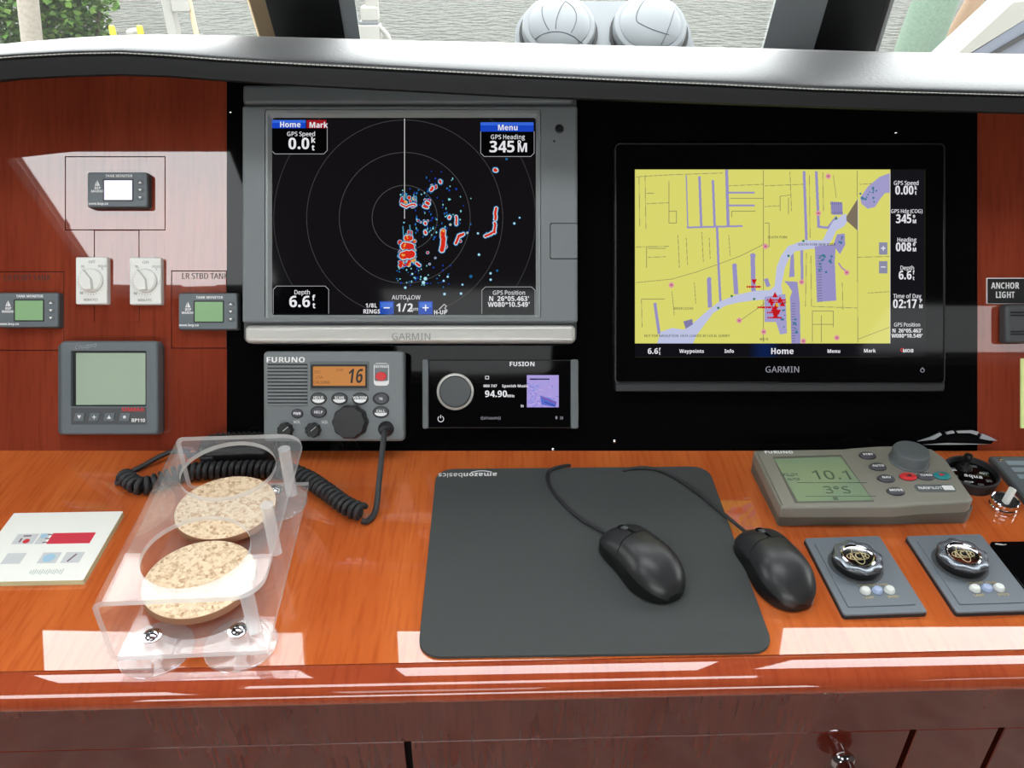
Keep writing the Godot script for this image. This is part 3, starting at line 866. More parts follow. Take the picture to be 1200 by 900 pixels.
		for lay in [[5.0, Color(0.10, 0.42, 0.66)], [2.4, Color(0.84, 0.93, 0.93)], [-0.4, Color(0.86, 0.17, 0.11)]]:
			for q in jag: px.disc(q[0], q[1], e[0] * 0.5 + lay[0] + rng.randf_range(-0.8, 0.8), lay[1])
			px.line(jag, e[0] + lay[0] * 2, lay[1])
		if e[0] > 15:
			for k in 5: px.disc(pl[0][0] + rng.randf_range(-8, 10), pl[0][1] + rng.randf_range(-8, 14), rng.randf_range(2, 4), Color(0.93, 0.66, 0.28))
	for e in [[472, 268, 288], [462, 276, 292], [500, 272, 296], [508, 278, 300], [462, 385, 420], [486, 380, 420]]: px.line([[e[0], e[1]], [e[0] + 2, e[2]]], 4, Color(0.3, 0.62, 0.75))
	# data boxes and softkeys
	px.rect(2, 12, 120, 29, Color(0.10, 0.28, 0.78)); px.rect(2, 12, 120, 10, Color(0.22, 0.42, 0.88))
	px.rect(125, 12, 69, 29, Color(0.62, 0.10, 0.14))
	px.rect(733, 20, 186, 33, Color(0.10, 0.28, 0.78)); px.rect(733, 20, 186, 11, Color(0.22, 0.42, 0.88))
	for r in [[2, 41, 197, 131], [734, 53, 921, 140], [8, 594, 202, 690], [738, 597, 924, 690]]:
		px.rect(r[0], r[1], r[2] - r[0], r[3] - r[1], Color(0.012, 0.012, 0.016))
		var w := Color(0.72, 0.72, 0.74)
		if r[1] < 100: px.line([[r[0], r[1]], [r[0], r[3] - 12], [r[0] + 12, r[3]], [r[2] - 12, r[3]], [r[2], r[3] - 12], [r[2], r[1]]], 2.6, w)
		else: px.line([[r[0], r[3]], [r[0], r[1] + 12], [r[0] + 12, r[1]], [r[2] - 12, r[1]], [r[2], r[1] + 12], [r[2], r[3]]], 2.6, w)
	for x in [380, 516]:
		px.rect(x, 647, 50, 46, Color(0.12, 0.30, 0.70)); px.rect(x + 4, 651, 42, 18, Color(0.25, 0.45, 0.85))
		px.rect(x + 14, 668, 22, 4, Color.WHITE)
	px.rect(539, 659, 4, 22, Color.WHITE)
	px.line([[588, 676], [600, 664], [606, 658], [614, 664], [608, 672], [618, 680]], 3, Color(0.8, 0.8, 0.8))
	px.rect(470, 636, 18, 2, Color(0.8, 0.8, 0.8)); px.rect(478, 636, 2, 14, Color(0.8, 0.8, 0.8))
	b = MB.new(); b.picture(-0.0036, -0.00677, 0.31034, 0.23238, 0.0295)
	var sc := part("screen", b, shown(px.texture(), 0.9), t)
	var z := 0.0298
	words(sc, "readout_text", M.text_lit, [
		["Home", -0.1362, 0.09984, 0.00886, z, true], ["Mark", -0.10323, 0.09934, 0.00886, z, true], ["GPS Speed", -0.12321, 0.08885, 0.007, z], ["0.0", -0.12571, 0.07755, 0.01854, z, true], ["k", -0.10922, 0.08185, 0.00927, z, true], ["t", -0.10922, 0.07286, 0.00927, z, true],
		["Menu", 0.11859, 0.09634, 0.00886, z, true], ["GPS Heading", 0.11859, 0.08535, 0.007, z], ["345", 0.11209, 0.07386, 0.01854, z, true], ["o", 0.13208, 0.07985, 0.00824, z, true], ["M", 0.13557, 0.07286, 0.01442, z, true],
		["Depth", -0.12221, -0.0965, 0.007, z], ["6.6", -0.12521, -0.10749, 0.01854, z, true], ["f", -0.10872, -0.103, 0.00927, z, true], ["t", -0.10822, -0.11199, 0.00927, z, true],
		["GPS Position", 0.12009, -0.097, 0.0068, z], ["N  26°05.463'", 0.12009, -0.104, 0.00783, z, true], ["W080°10.549'", 0.12009, -0.11079, 0.00783, z, true],
		["AUTO,LOW", -0.00031, -0.1025, 0.0068, z], ["1/2", -0.00231, -0.11449, 0.01339, z, true], ["1/8L", -0.04128, -0.11199, 0.00669, z, true], ["RINGS", -0.04078, -0.11898, 0.00669, z, true], ["H-UP", 0.03965, -0.11998, 0.00669, z, true], ["nm", 0.00968, -0.11599, 0.00566, z]])

func chart_display() -> void:
	var t := mounted("chart_display", "wide black glass display showing a yellow and blue nautical chart", "display", 0.3234, 0.2214)
	var b := MB.new(); b.slab(-0.00453, -0.00248, 0.39298, 0.2955, 0.006, 0.0, 0.014, 0.002)
	part("housing", b, M.black, t)
	b = MB.new(); b.slab(-0.00534, 0.00198, 0.38894, 0.28209, 0.004, 0.013, 0.0165, 0.0008)
	var glass := part("glass_front", b, M.black_gloss, t)
	b = MB.new(); b.slab(-0.00501, -0.14515, 0.39137, 0.01014, 0.003, 0.008, 0.0158, 0.002)
	part("lower_trim", b, M.rubber, t)
	b = MB.new(); b.frame([-0.00517, 0.0019, 0.39238, 0.28598, 0.006], [-0.00517, 0.00169, 0.38955, 0.28355, 0.005], 0.01, 0.0163, 0.0150, 0.0003)
	part("edge_trim", b, M.rubber, t)
	var px := Pix.new(971, 630, Color(0.87, 0.855, 0.44))
	var land2 := Color(0.80, 0.78, 0.40)
	var cb := Color(0.60, 0.58, 0.78)
	var lv := Color(0.76, 0.78, 0.90)
	var ln := Color(0.40, 0.39, 0.36)
	var fl := func(p): return p.map(func(a): return [a[0] - 126, a[1] - 110])
	# streets
	for p in [[[130, 135], [245, 128], [420, 122]], [[130, 490], [250, 478], [330, 455], [400, 430], [480, 400], [560, 360]], [[160, 130], [163, 310]], [[140, 135], [142, 300]], [[240, 150], [240, 290], [265, 290], [265, 250], [240, 250]], [[165, 225], [240, 222]], [[165, 190], [190, 190]], [[556, 112], [556, 690]], [[560, 290], [575, 290], [575, 370], [556, 370]], [[612, 250], [612, 200], [645, 196]], [[645, 118], [650, 250]], [[560, 165], [690, 160]], [[440, 165], [556, 160]], [[445, 207], [556, 207]], [[450, 270], [450, 250], [530, 250]], [[710, 130], [712, 340]], [[755, 120], [757, 250]], [[790, 130], [800, 205]], [[870, 115], [872, 690]], [[872, 405], [978, 402]], [[905, 525], [978, 520]], [[872, 680], [978, 640]], [[720, 585], [720, 690]], [[720, 585], [790, 585], [790, 640]], [[720, 570], [870, 575]], [[750, 600], [750, 690]], [[720, 630], [790, 630]], [[820, 490], [822, 580]], [[715, 400], [717, 570]], [[700, 390], [697, 570]], [[250, 520], [258, 600]], [[165, 370], [165, 440]], [[170, 375], [230, 375]], [[170, 405], [230, 403]], [[270, 330], [275, 440]], [[298, 340], [302, 430]], [[350, 320], [355, 420]], [[375, 340], [378, 410]], [[440, 330], [445, 400]], [[130, 370], [240, 368]], [[148, 545], [225, 545]], [[148, 545], [150, 640]], [[325, 490], [330, 560]], [[640, 205], [640, 260]], [[475, 620], [560, 560]], [[560, 235], [610, 232]], [[878, 160], [975, 155]]]:
		px.line(fl.call(p), 1.6, ln.lerp(Color(0.87, 0.855, 0.44), 0.25))
	# canals and basins
	for p in [[4, [298, 130], [303, 305]], [6, [301, 305], [485, 300]], [8, [342, 135], [348, 303]], [8, [387, 148], [393, 303]], [10, [433, 113], [438, 300]], [6, [440, 188], [525, 188]], [6, [440, 231], [525, 231]], [8, [401, 305], [406, 435], [412, 552]], [9, [692, 118], [700, 345]], [9, [733, 118], [741, 302]], [8, [738, 302], [772, 306], [800, 270]], [9, [684, 375], [686, 490]], [10, [193, 562], [207, 660]], [14, [374, 480], [377, 570]], [15, [459, 432], [465, 525]], [15, [520, 398], [523, 515]], [14, [565, 480], [572, 500]]]:
		px.line(fl.call(p.slice(1)), p[0], cb)
	for p in [[[375, 478], [7]], [[460, 432], [7]], [[521, 400], [9]], [[194, 562], [5]]]: px.disc(p[0][0] - 126, p[0][1] - 110, p[1][0], cb)
	px.poly(fl.call([[648, 392], [658, 392], [660, 470], [642, 472]]), cb)
	px.poly(fl.call([[200, 695], [212, 655], [250, 642], [290, 648], [330, 618], [370, 583], [410, 553], [470, 530], [530, 517], [580, 515], [594, 500], [600, 440], [615, 400], [638, 368], [690, 348], [755, 348], [768, 320], [788, 285], [830, 258], [842, 278], [825, 302], [800, 315], [785, 348], [765, 374], [720, 376], [662, 385], [642, 408], [628, 440], [616, 500], [620, 528], [580, 545], [520, 550], [470, 557], [430, 567], [388, 592], [358, 632], [332, 667], [320, 695]]), lv)
	px.poly(fl.call([[980, 122], [945, 135], [905, 168], [880, 205], [884, 225], [905, 242], [930, 236], [945, 212], [962, 190], [980, 188]]), cb.lightened(0.1))
	px.poly(fl.call([[728, 368], [798, 362], [795, 420], [800, 550], [735, 555]]), cb)
	px.poly(fl.call([[780, 218], [820, 220], [822, 262], [786, 262]]), cb)
	px.poly(fl.call([[802, 328], [828, 325], [830, 362], [812, 395], [800, 378], [790, 365]]), cb)
	px.poly(fl.call([[625, 485], [670, 487], [678, 560], [680, 695], [650, 695], [645, 540], [652, 520], [640, 500]]), cb)
	px.poly(fl.call([[560, 538], [630, 528], [635, 660], [612, 664], [598, 622], [560, 622]]), cb.lightened(0.12))
	px.poly(fl.call([[288, 620], [318, 612], [320, 630], [296, 645]]), cb.darkened(0.15))
	for i in 8: px.line(fl.call([[782 + i * 5, 220], [783 + i * 5, 260]]), 1.4, cb.darkened(0.35))
	for i in 16: px.line(fl.call([[650, 560 + i * 9], [662, 560 + i * 9]]), 2, cb.darkened(0.3))
	for i in 18: px.line(fl.call([[738, 400 + i * 9], [752, 399 + i * 9]]), 2, cb.darkened(0.3))
	for e in [[905, 195, 40, 30, 14], [765, 430, 28, 40, 16], [615, 600, 16, 50, 10], [660, 640, 10, 40, 8], [815, 345, 10, 16, 4]]:
		for i in e[4]: px.disc(e[0] - 126 + (rng.randf() - 0.5) * 1.6 * e[2], e[1] - 110 + (rng.randf() - 0.5) * 1.6 * e[3], rng.randf_range(2, 5), Color(0.28, 0.48, 0.58))
	for e in [[405, 575], [450, 535], [640, 400], [690, 350], [800, 275], [525, 545]]: px.disc(e[0] - 126, e[1] - 110, 4, Color(0.25, 0.5, 0.35))
	px.line(fl.call([[808, 425], [818, 440], [838, 456]]), 5, Color(0.7, 0.55, 0.72))
	px.poly(fl.call([[872, 208], [834, 268], [834, 282], [872, 316]]), Color(0.50, 0.45, 0.38))
	px.poly(fl.call([[872, 208], [874, 208], [874, 316], [872, 316]]), Color(0.9, 0.9, 0.9))
	for e in [[248, 498], [475, 617], [557, 655], [802, 675], [835, 456], [684, 488], [740, 257], [773, 133], [690, 686], [563, 368]]:
		px.disc(e[0] - 126, e[1] - 110, 9, Color(0.88, 0.62, 0.66)); px.rect(e[0] - 130, e[1] - 113, 8, 6, Color(0.75, 0.4, 0.5))
	for e in [[525, 488, 1], [595, 530, 0], [612, 545, 0], [580, 548, 0], [600, 562, 0], [590, 578, 0], [606, 590, 1], [596, 600, 0], [620, 560, 0], [584, 562, 1]]:
		var s := 9.0 if e[2] == 0 else -9.0
		px.poly(fl.call([[e[0], e[1] - s], [e[0] + 9, e[1] + s], [e[0] - 9, e[1] + s]]), Color(0.78, 0.08, 0.10) if e[0] != 600 else Color(0.9, 0.7, 0.2))
	for e in [[500, 503, 50, 6], [568, 548, 66, 5], [536, 572, 70, 6], [568, 590, 46, 5], [570, 607, 50, 5], [590, 556, 45, 4]]:
		for i in int(e[2] / 7): px.rect(e[0] - 126 + i * 7, e[1] - 112, 5 + i % 3, e[3], Color(0.78, 0.10, 0.14))
	px.poly(fl.call([[588, 600], [588, 588], [596, 560], [604, 588], [604, 602]]), Color(0.75, 0.10, 0.12))
	for e in [[957, 375], [957, 438]]:
		px.rect(e[0] - 126 - 14, e[1] - 110 - 20, 28, 41, Color(0.56, 0.56, 0.66)); px.rect(e[0] - 126 - 8, e[1] - 112, 16, 3, Color(0.95, 0.95, 1))
	px.rect(957 - 127, 375 - 118, 3, 16, Color(0.95, 0.95, 1))
	# side column and softkey bar
	px.rect(855, 0, 116, 630, Color(0.085, 0.085, 0.10))
	px.rect(853, 10, 2, 575, Color(0.92, 0.90, 0.86))
	px.rect(0, 584, 971, 46, Color(0.06, 0.06, 0.085))
	for i in 26: px.rect(376 + i * 4.4, 584, 110 - 0.0, 46, Color(0.06, 0.06, 0.085).lerp(Color(0.05, 0.12, 0.30), sin(PI * i / 25.0)))
	px.rect(596, 584, 375, 46, Color(0.07, 0.07, 0.09))
	px.ring(895, 606, 5, 3, Color(0.8, 0.1, 0.12))
	b = MB.new(); b.picture(-0.00543, 0.00219, 0.34427, 0.22276, 0.0168)
	var sc := part("screen", b, shown(px.texture(), 0.95), t)
	var z := 0.0170
	words(sc, "readout_text", M.text_lit, [
		["GPS Speed", 0.14433, 0.09732, 0.0068, z, false, 0.0, 0.92], ["0.00", 0.14231, 0.08871, 0.01442, z, true, 0.0, 0.8], ["k", 0.15547, 0.09175, 0.00639, z, true, 0.0, 0.8], ["t", 0.15547, 0.08568, 0.00639, z, true, 0.0, 0.8],
		["GPS Hdg (COG)", 0.14484, 0.06391, 0.00618, z, false, 0.0, 0.9], ["345", 0.14129, 0.0548, 0.01442, z, true, 0.0, 0.8], ["o", 0.15344, 0.05834, 0.00639, z, true, 0.0, 0.8], ["M", 0.15395, 0.05176, 0.00639, z, true, 0.0, 0.8],
		["Heading", 0.14484, 0.03, 0.0068, z, false, 0.0, 0.92], ["008", 0.14129, 0.02139, 0.01442, z, true, 0.0, 0.8], ["o", 0.15344, 0.02494, 0.00639, z, true, 0.0, 0.8], ["M", 0.15395, 0.01835, 0.00639, z, true, 0.0, 0.8],
		["Depth", 0.14534, -0.00341, 0.0068, z, false, 0.0, 0.92], ["6.6", 0.14281, -0.01202, 0.01442, z, true, 0.0, 0.8], ["f", 0.15294, -0.00898, 0.00639, z, true, 0.0, 0.8], ["t", 0.15294, -0.01556, 0.00639, z, true, 0.0, 0.8],
		["Time of Day", 0.14534, -0.03682, 0.0068, z, false, 0.0, 0.92], ["02:17", 0.14281, -0.04593, 0.01442, z, true, 0.0, 0.8], ["P", 0.16154, -0.04239, 0.00639, z, true, 0.0, 0.8], ["M", 0.16154, -0.04897, 0.00639, z, true, 0.0, 0.8],
		["GPS Position", 0.14534, -0.07073, 0.00618, z, false, 0.0, 0.9], ["N  26°05.463'", 0.14534, -0.07782, 0.00639, z, true, 0.0, 0.92], ["W080°10.549'", 0.14534, -0.08389, 0.00639, z, true, 0.0, 0.92],
		["6.6", -0.15634, -0.10212, 0.00927, z, true], ["f", -0.14824, -0.10009, 0.00515, z, true], ["t", -0.14824, -0.10465, 0.00515, z, true], ["Waypoints", -0.11028, -0.10212, 0.00577, z, true], ["Info", -0.06573, -0.10212, 0.00577, z, true], ["Home", -0.00297, -0.10212, 0.00978, z, true], ["Menu", 0.05828, -0.10212, 0.00577, z, true], ["Mark", 0.1008, -0.10161, 0.00577, z, true], ["MOB", 0.14636, -0.10161, 0.00566, z, true]])
	words(sc, "chart_text", M.text_map, [["SOUTH FORK", -0.00853, 0.03303, 0.00371, z], ["SOUTH FORK NEW RIVER", 0.03803, 0.02443, 0.0033, z], ["RIVER LOCKS", -0.11989, -0.0515, 0.00371, z], ["NOT FOR NAVIGATION  DATA LOADED BY LOCAL SURVEY", -0.11584, -0.08389, 0.0035, z], ["400 ft", -0.02473, -0.08794, 0.0035, z]])
	words(glass, "lettering", M.text_dim, [["GARMIN", -0.0024, -0.12388, 0.00978, 0.0166, false, 0.0, 1.1]])
	b = MB.new()
	var rp := PackedVector3Array()
	for i in 20: rp.append(Vector3(0.16367 + 0.0022 * cos(TAU * i / 20), -0.12489 + 0.0022 * sin(TAU * i / 20), 0.0166))
	b.tube(rp, 0.0004, 5, true)
	b.box(Vector3(0.16367, -0.12236, 0.0166), Vector3(0.0008, 0.002, 0.0006))
	part("power_symbol", b, M.text_dim, glass)

func radio() -> void:
	var t := mounted("radio", "grey fixed-mount marine radio with orange screen and slotted speaker grille", "radio", -0.2152, 0.0659)
	var b := MB.new(); b.slab(0.00571, 0.00043, 0.15934, 0.0999, 0.003, 0.0, 0.032, 0.001)
	part("rear_housing", b, M.dark_grey, t)
	var slots := []
	for i in 12:
		slots.append([-0.06702, 0.03676 - i * 0.00402 - 0.0008, -0.02352, 0.03676 - i * 0.00402 + 0.0008])
	b = MB.new(); b.slab(0.00796, 0.00029, 0.16364, 0.10463, 0.005, 0.022, 0.0375, 0.0035)
	var face := part("face", b, M.grey, t)
	b = MB.new(); b.slab(-0.04554, 0.01377, 0.04652, 0.0482, 0.001, 0.036, 0.0378, 0.0)
	part("grille_recess", b, M.black, t)
	for i in range(1, 13):
		b = MB.new()
		var y: float = 0.03874 - i * 0.00402
		b.slab(-0.04554, y, 0.04652, 0.0025, 0.0004, 0.0375, 0.0390, 0.0004, 2)
		part("grille_slat", b, M.grey, t)
	b = MB.new(); b.slab(0.01483, 0.02357, 0.06829, 0.03414, 0.001, 0.037, 0.0386, 0.0006)
	part("screen_surround", b, M.mid_grey, t)
	b = MB.new(); b.frame([0.01454, 0.02332, 0.06525, 0.02768, 0.0015], [0.01484, 0.02361, 0.0607, 0.02234, 0.001], 0.036, 0.0402, 0.0388, 0.0005)
	part("screen_bezel", b, M.black, t)
	b = MB.new(); b.picture(0.01463, 0.02362, 0.06116, 0.02276, 0.0390)
	var sc := part("screen", b, M.lcd_amber, t)
	words(sc, "channel_digits", M.segment_dark, [["16", 0.03367, 0.02352, 0.02266, 0.0391, true, 0.0, 0.72, 0.12]])
	words(sc, "status_text", M.segment_faint, [["INT", -0.01036, 0.02827, 0.00515, 0.0391], ["25W", 0.01536, 0.03074, 0.00463, 0.0391], ["USA", -0.00838, 0.02233, 0.00463, 0.0391], ["CALLING", -0.00542, 0.0164, 0.00463, 0.0391, true]])
	words(face, "lettering", M.print_white, [["FURUNO", -0.04778, 0.04256, 0.00844, 0.0375, true, 0.0, 1.32], ["VOL", -0.0345, -0.02968, 0.00463, 0.0375], ["SQL", -0.00229, -0.02968, 0.00463, 0.0375]])
	var tops := {}
	for p in [[-0.00926, -0.00262, 9.0, 6.8, 1, "HI/LO"], [0.01511, -0.00262, 9.0, 6.8, 1, "SCAN"], [0.03909, -0.00262, 9.0, 6.8, 1, "WX/DIM"], [0.06307, -0.00262, 9.0, 6.8, 0, "16"], [-0.00926, -0.01818, 9.0, 6.6, 0, "HELP"], [-0.03403, -0.01986, 6.4, 5.2, 0, "PWR"], [0.06307, -0.01818, 9.0, 6.6, 1, "CALL"]]:
		b = MB.new(); b.lathe([[1.0, 0.037], [1.0, 0.0385], [0.86, 0.0385], [0.86, 0.037]], 28, p[0], p[1], p[2] * 0.00107, p[3] * 0.00107)
		var rim := part("button_rim", b, M.black, t)
		var bt := key(t, p[0], p[1], p[2] * 0.00178, p[3] * 0.00178, 0.0375, 0.0022, M.button_dark if p[4] == 0 else M.dark_grey)
		words(bt, "legend", M.print_white, [[p[5], p[0], p[1] + (0.0012 if p[4] else 0.0), 0.0042, 0.0397, true]])
		if p[4]:
			b = MB.new()
			var pl := PackedVector2Array()
			for i in 13: pl.append(Vector2(p[0] - cos(PI * i / 12.0) * p[2] * 0.0008, p[1] - 0.0008 - sin(PI * i / 12.0) * p[3] * 0.0006))
			b.prism(pl, 0.0390, 0.03985)
			part("white_lower_half", b, M.print_white, bt)
	b = MB.new(); b.slab(0.06347, 0.02555, 0.01752, 0.02623, 0.004, 0.037, 0.0380, 0.0003)
	var pod := part("distress_surround", b, M.print_white, t)
	b = MB.new(); b.slab(0.06347, 0.02788, 0.01593, 0.01999, 0.002, 0.0375, 0.0384, 0.0003)
	part("distress_cover", b, M.grey, pod)
	words(pod, "lettering", M.print_white, [["DISTRESS", 0.06342, 0.03471, 0.00371, 0.0384, true]])
	key(t, 0.06342, 0.02333, 0.01287, 0.0103, 0.038, 0.003, M.red, "distress_button")
	for p in [[-0.04695, -0.03877], [-0.01492, -0.03877]]:
		b = MB.new(); b.lathe([[0.0092, 0.037], [0.0088, 0.046], [0.0082, 0.0485], [0.0, 0.0488]], 36, p[0], p[1], 1, 1, 9, 0.12)
		var kn := part("control_knob", b, M.black, t, 30)
		b = MB.new(); b.bar(Vector3(p[0] - 0.001, p[1] - 0.001, 0.0489), Vector3(p[0] + 0.005, p[1] + 0.004, 0.0489), 0.0009, 0.0004)
		part("pointer", b, M.print_white, kn)
	b = MB.new(); b.lathe([[0.0205, 0.037], [0.0203, 0.041], [0.0195, 0.052], [0.0180, 0.0545], [0.0, 0.055]], 60, 0.02867, -0.02935, 1, 1, 10, 0.07)
	part("channel_knob", b, M.rubber, t, 30)
	b = MB.new(); b.lathe([[0.0092, 0.037], [0.0088, 0.042], [0.0066, 0.045], [0.0050, 0.052], [0.0042, 0.060], [0.0, 0.061]], 24, 0.06909, -0.03771)
	part("cable_boot", b, M.rubber, t)

func stereo() -> void:
	var t := mounted("stereo", "black glossy stereo with silver ring knob and small album art screen", "stereo", -0.0144, 0.0685)
	var b := MB.new(); b.slab(0.00077, -0.00004, 0.18305, 0.08141, 0.003, 0.0, 0.018, 0.001)
	part("housing", b, M.black, t)
	b = MB.new(); b.slab(-0.0003, -0, 0.16757, 0.08015, 0.001, 0.01, 0.0205, 0.0008)
	var face := part("glass_face", b, M.black_gloss, t)
	for r in [[-0.08792, -0, 0.00746, 0.08217], [0.08832, -0, 0.00948, 0.08217]]:
		b = MB.new(); b.slab(r[0], r[1], r[2], r[3], 0.0025, 0.0, 0.0215, 0.0015)
		part("side_cheek", b, M.mid_grey, t)
	b = MB.new(); b.lathe([[0.0215, 0.020], [0.0218, 0.0225], [0.0205, 0.0238], [0.0190, 0.0235], [0.0182, 0.0225]], 56, -0.05259, 0.00279)
	var kn := part("knob_ring", b, M.silver, t)
	b = MB.new(); b.lathe([[0.0186, 0.020], [0.0186, 0.0255], [0.0172, 0.0268], [0.010, 0.0262], [0.0, 0.026]], 48, -0.05259, 0.00279)
	part("knob_cap", b, M.dark_grey, kn)
	var px := Pix.new(96, 96, Color(0.68, 0.62, 0.88))
	px.rect(8, 10, 60, 4, Color(0.2, 0.2, 0.35)); px.rect(12, 10, 18, 4, Color(0.1, 0.1, 0.3))
	for i in 60:
		var x := rng.randf_range(4, 90); var y := rng.randf_range(22, 92)
		px.line([[x, y], [x + rng.randf_range(-16, 16), y + rng.randf_range(-10, 12)]], 1.6, [Color(0.42, 0.46, 0.85), Color(0.55, 0.62, 0.9), Color(0.8, 0.7, 0.92)][rng.randi() % 3])
	px.poly([[40, 60], [90, 80], [86, 95], [44, 88]], Color(0.35, 0.42, 0.80))
	px.line([[46, 66], [88, 84]], 2, Color(0.7, 0.3, 0.5)); px.line([[54, 80], [84, 92]], 2, Color(0.1, 0.2, 0.5))
	b = MB.new(); b.picture(0.05082, 0.00332, 0.03772, 0.03802, 0.0208)
	part("art_screen", b, shown(px.texture(), 0.95), face)
	var z := 0.0206
	words(face, "display_text", M.text_lit, [["94.90", -0.00424, 0.00014, 0.01081, z, true], ["MHz", 0.01291, -0.00228, 0.00433, z, true], ["000 747", -0.0113, 0.00952, 0.00453, z, true], ["Spanish Music", 0.01795, 0.00952, 0.00453, z, true], ["St", 0.02652, -0.01418, 0.00412, z, true]])
	words(face, "brand_lettering", M.text_lit, [["FUSION", 0.02632, 0.03545, 0.00721, z, true, 0.0, 1.15]])
	words(face, "lettering", M.text_dim, [["((siriusxm))", -0.0108, -0.0283, 0.00474, z], ["B", 0.06687, -0.028, 0.00463, z, true], [")))", 0.07292, -0.028, 0.00371, z, true]])
	b = MB.new()
	for e in [[-0.0698, -0.02951, 0.0034]]:
		var ps := PackedVector3Array()
		for i in 17:
			var a := deg_to_rad(120 + 300.0 * i / 16.0)
			ps.append(Vector3(e[0] + e[2] * cos(a), e[1] + e[2] * sin(a), z))
		b.tube(ps, 0.0004, 5)
		b.box(Vector3(e[0], e[1] + 0.0028, z), Vector3(0.0007, 0.004, 0.0005))
	part("power_icon", b, M.text_lit, face)
	b = MB.new()
	b.frame([-0.01508, 0.01941, 0.00454, 0.00403, 0.0005], [-0.01508, 0.01941, 0.00313, 0.00262, 0.0003], z - 0.0005, z, z - 0.0004, 0.0001)
	part("source_icon", b, M.text_lit, face)

func tank_monitors() -> void:
	var spec := [[0.00598, -0.00307, 0.07275, 0.04223, "small grey tank gauge with white lit screen, above the white dial plates", M.lcd_white, -0.4768, 0.3151],
		[0.00778, -0.00133, 0.07275, 0.04223, "small grey tank gauge with green screen at far left edge of dash", M.lcd_green, -0.5850, 0.1699],
		[0.00492, -0.00131, 0.07123, 0.04426, "small grey tank gauge with green screen beside the radar display's bezel", M.lcd_green, -0.3677, 0.1684]]
	
	for s in spec:
		var t := mounted("tank_gauge", s[4], "gauge", s[6], s[7], "tank gauges")
		var w: float = s[2]; var h: float = s[3]
		var b := MB.new(); b.slab(s[0], s[1], w, h, 0.003, 0.0, 0.010, 0.001)
		part("housing", b, M.dark_grey, t)
		b = MB.new(); b.slab(s[0], s[1], w - 0.0015, h - 0.0015, 0.003, 0.008, 0.0118, 0.0012)
		part("face", b, M.slate, t)
		var ox: float = s[0]; var oy: float = s[1]
		b = MB.new(); b.frame([ox + 0.0012, oy - 0.0005, 0.0365, 0.0265, 0.001], [ox + 0.0012, oy - 0.0005, 0.0335, 0.0235, 0.0005], 0.01, 0.0122, 0.0115, 0.0002)
		part("screen_bezel", b, M.black, t)
		b = MB.new(); b.picture(ox + 0.0012, oy - 0.0005, 0.034, 0.024, 0.0119)
		part("screen", b, s[5], t)
		for i in 3:
			var bt := key(t, ox + 0.0275, oy + 0.0085 - i * 0.009, 0.0085, 0.006, 0.0118, 0.001, M.mid_grey)
			b = MB.new()
			var c := Vector2(ox + 0.0275, oy + 0.0085 - i * 0.009)
			var up := [1.0, -1.0, -1.0][i] as float
			b.prism(PackedVector2Array([c + Vector2(-0.002, -0.0012 * up), c + Vector2(0.002, -0.0012 * up), c + Vector2(0, 0.0014 * up)]), 0.0125, 0.0130)
			part("arrow", b, M.print_white, bt)
		words(t, "lettering", M.print_white, [["TANK MONITOR", ox + 0.002, oy + 0.0165, 0.0042, 0.0118, true], ["BEP", ox - 0.0235, oy + 0.002, 0.0042, 0.0118, true], ["MARINE", ox - 0.0235, oy - 0.0018, 0.0026, 0.0118, true], ["www.bep.co", ox - 0.0225, oy - 0.0165, 0.0028, 0.0118, true]])
		b = MB.new()
		b.prism(PackedVector2Array([Vector2(ox - 0.0245, oy + 0.0045), Vector2(ox - 0.0205, oy + 0.0045), Vector2(ox - 0.0237, oy + 0.0115)]), 0.0117, 0.0120)
		b.prism(PackedVector2Array([Vector2(ox - 0.0268, oy + 0.0045), Vector2(ox - 0.0250, oy + 0.0045), Vector2(ox - 0.0247, oy + 0.0105)]), 0.0117, 0.0120)
		part("sail_logo", b, M.print_white, t)
	var e := MB.new()
	e.text("LR PORT TANK", -0.58496, 0.20855, 0.00927, 0.0, false, 0.0, 0.95)
	e.text("LR STBD TANK", -0.37075, 0.21061, 0.00927, 0.0, false, 0.0, 0.95)
	var o := thing("engraved_lettering", "dark engraved tank names on the mahogany above the two green gauges", "lettering", Vector3.ZERO, PANEL)
	part("letters", e, M.print_dark, o)

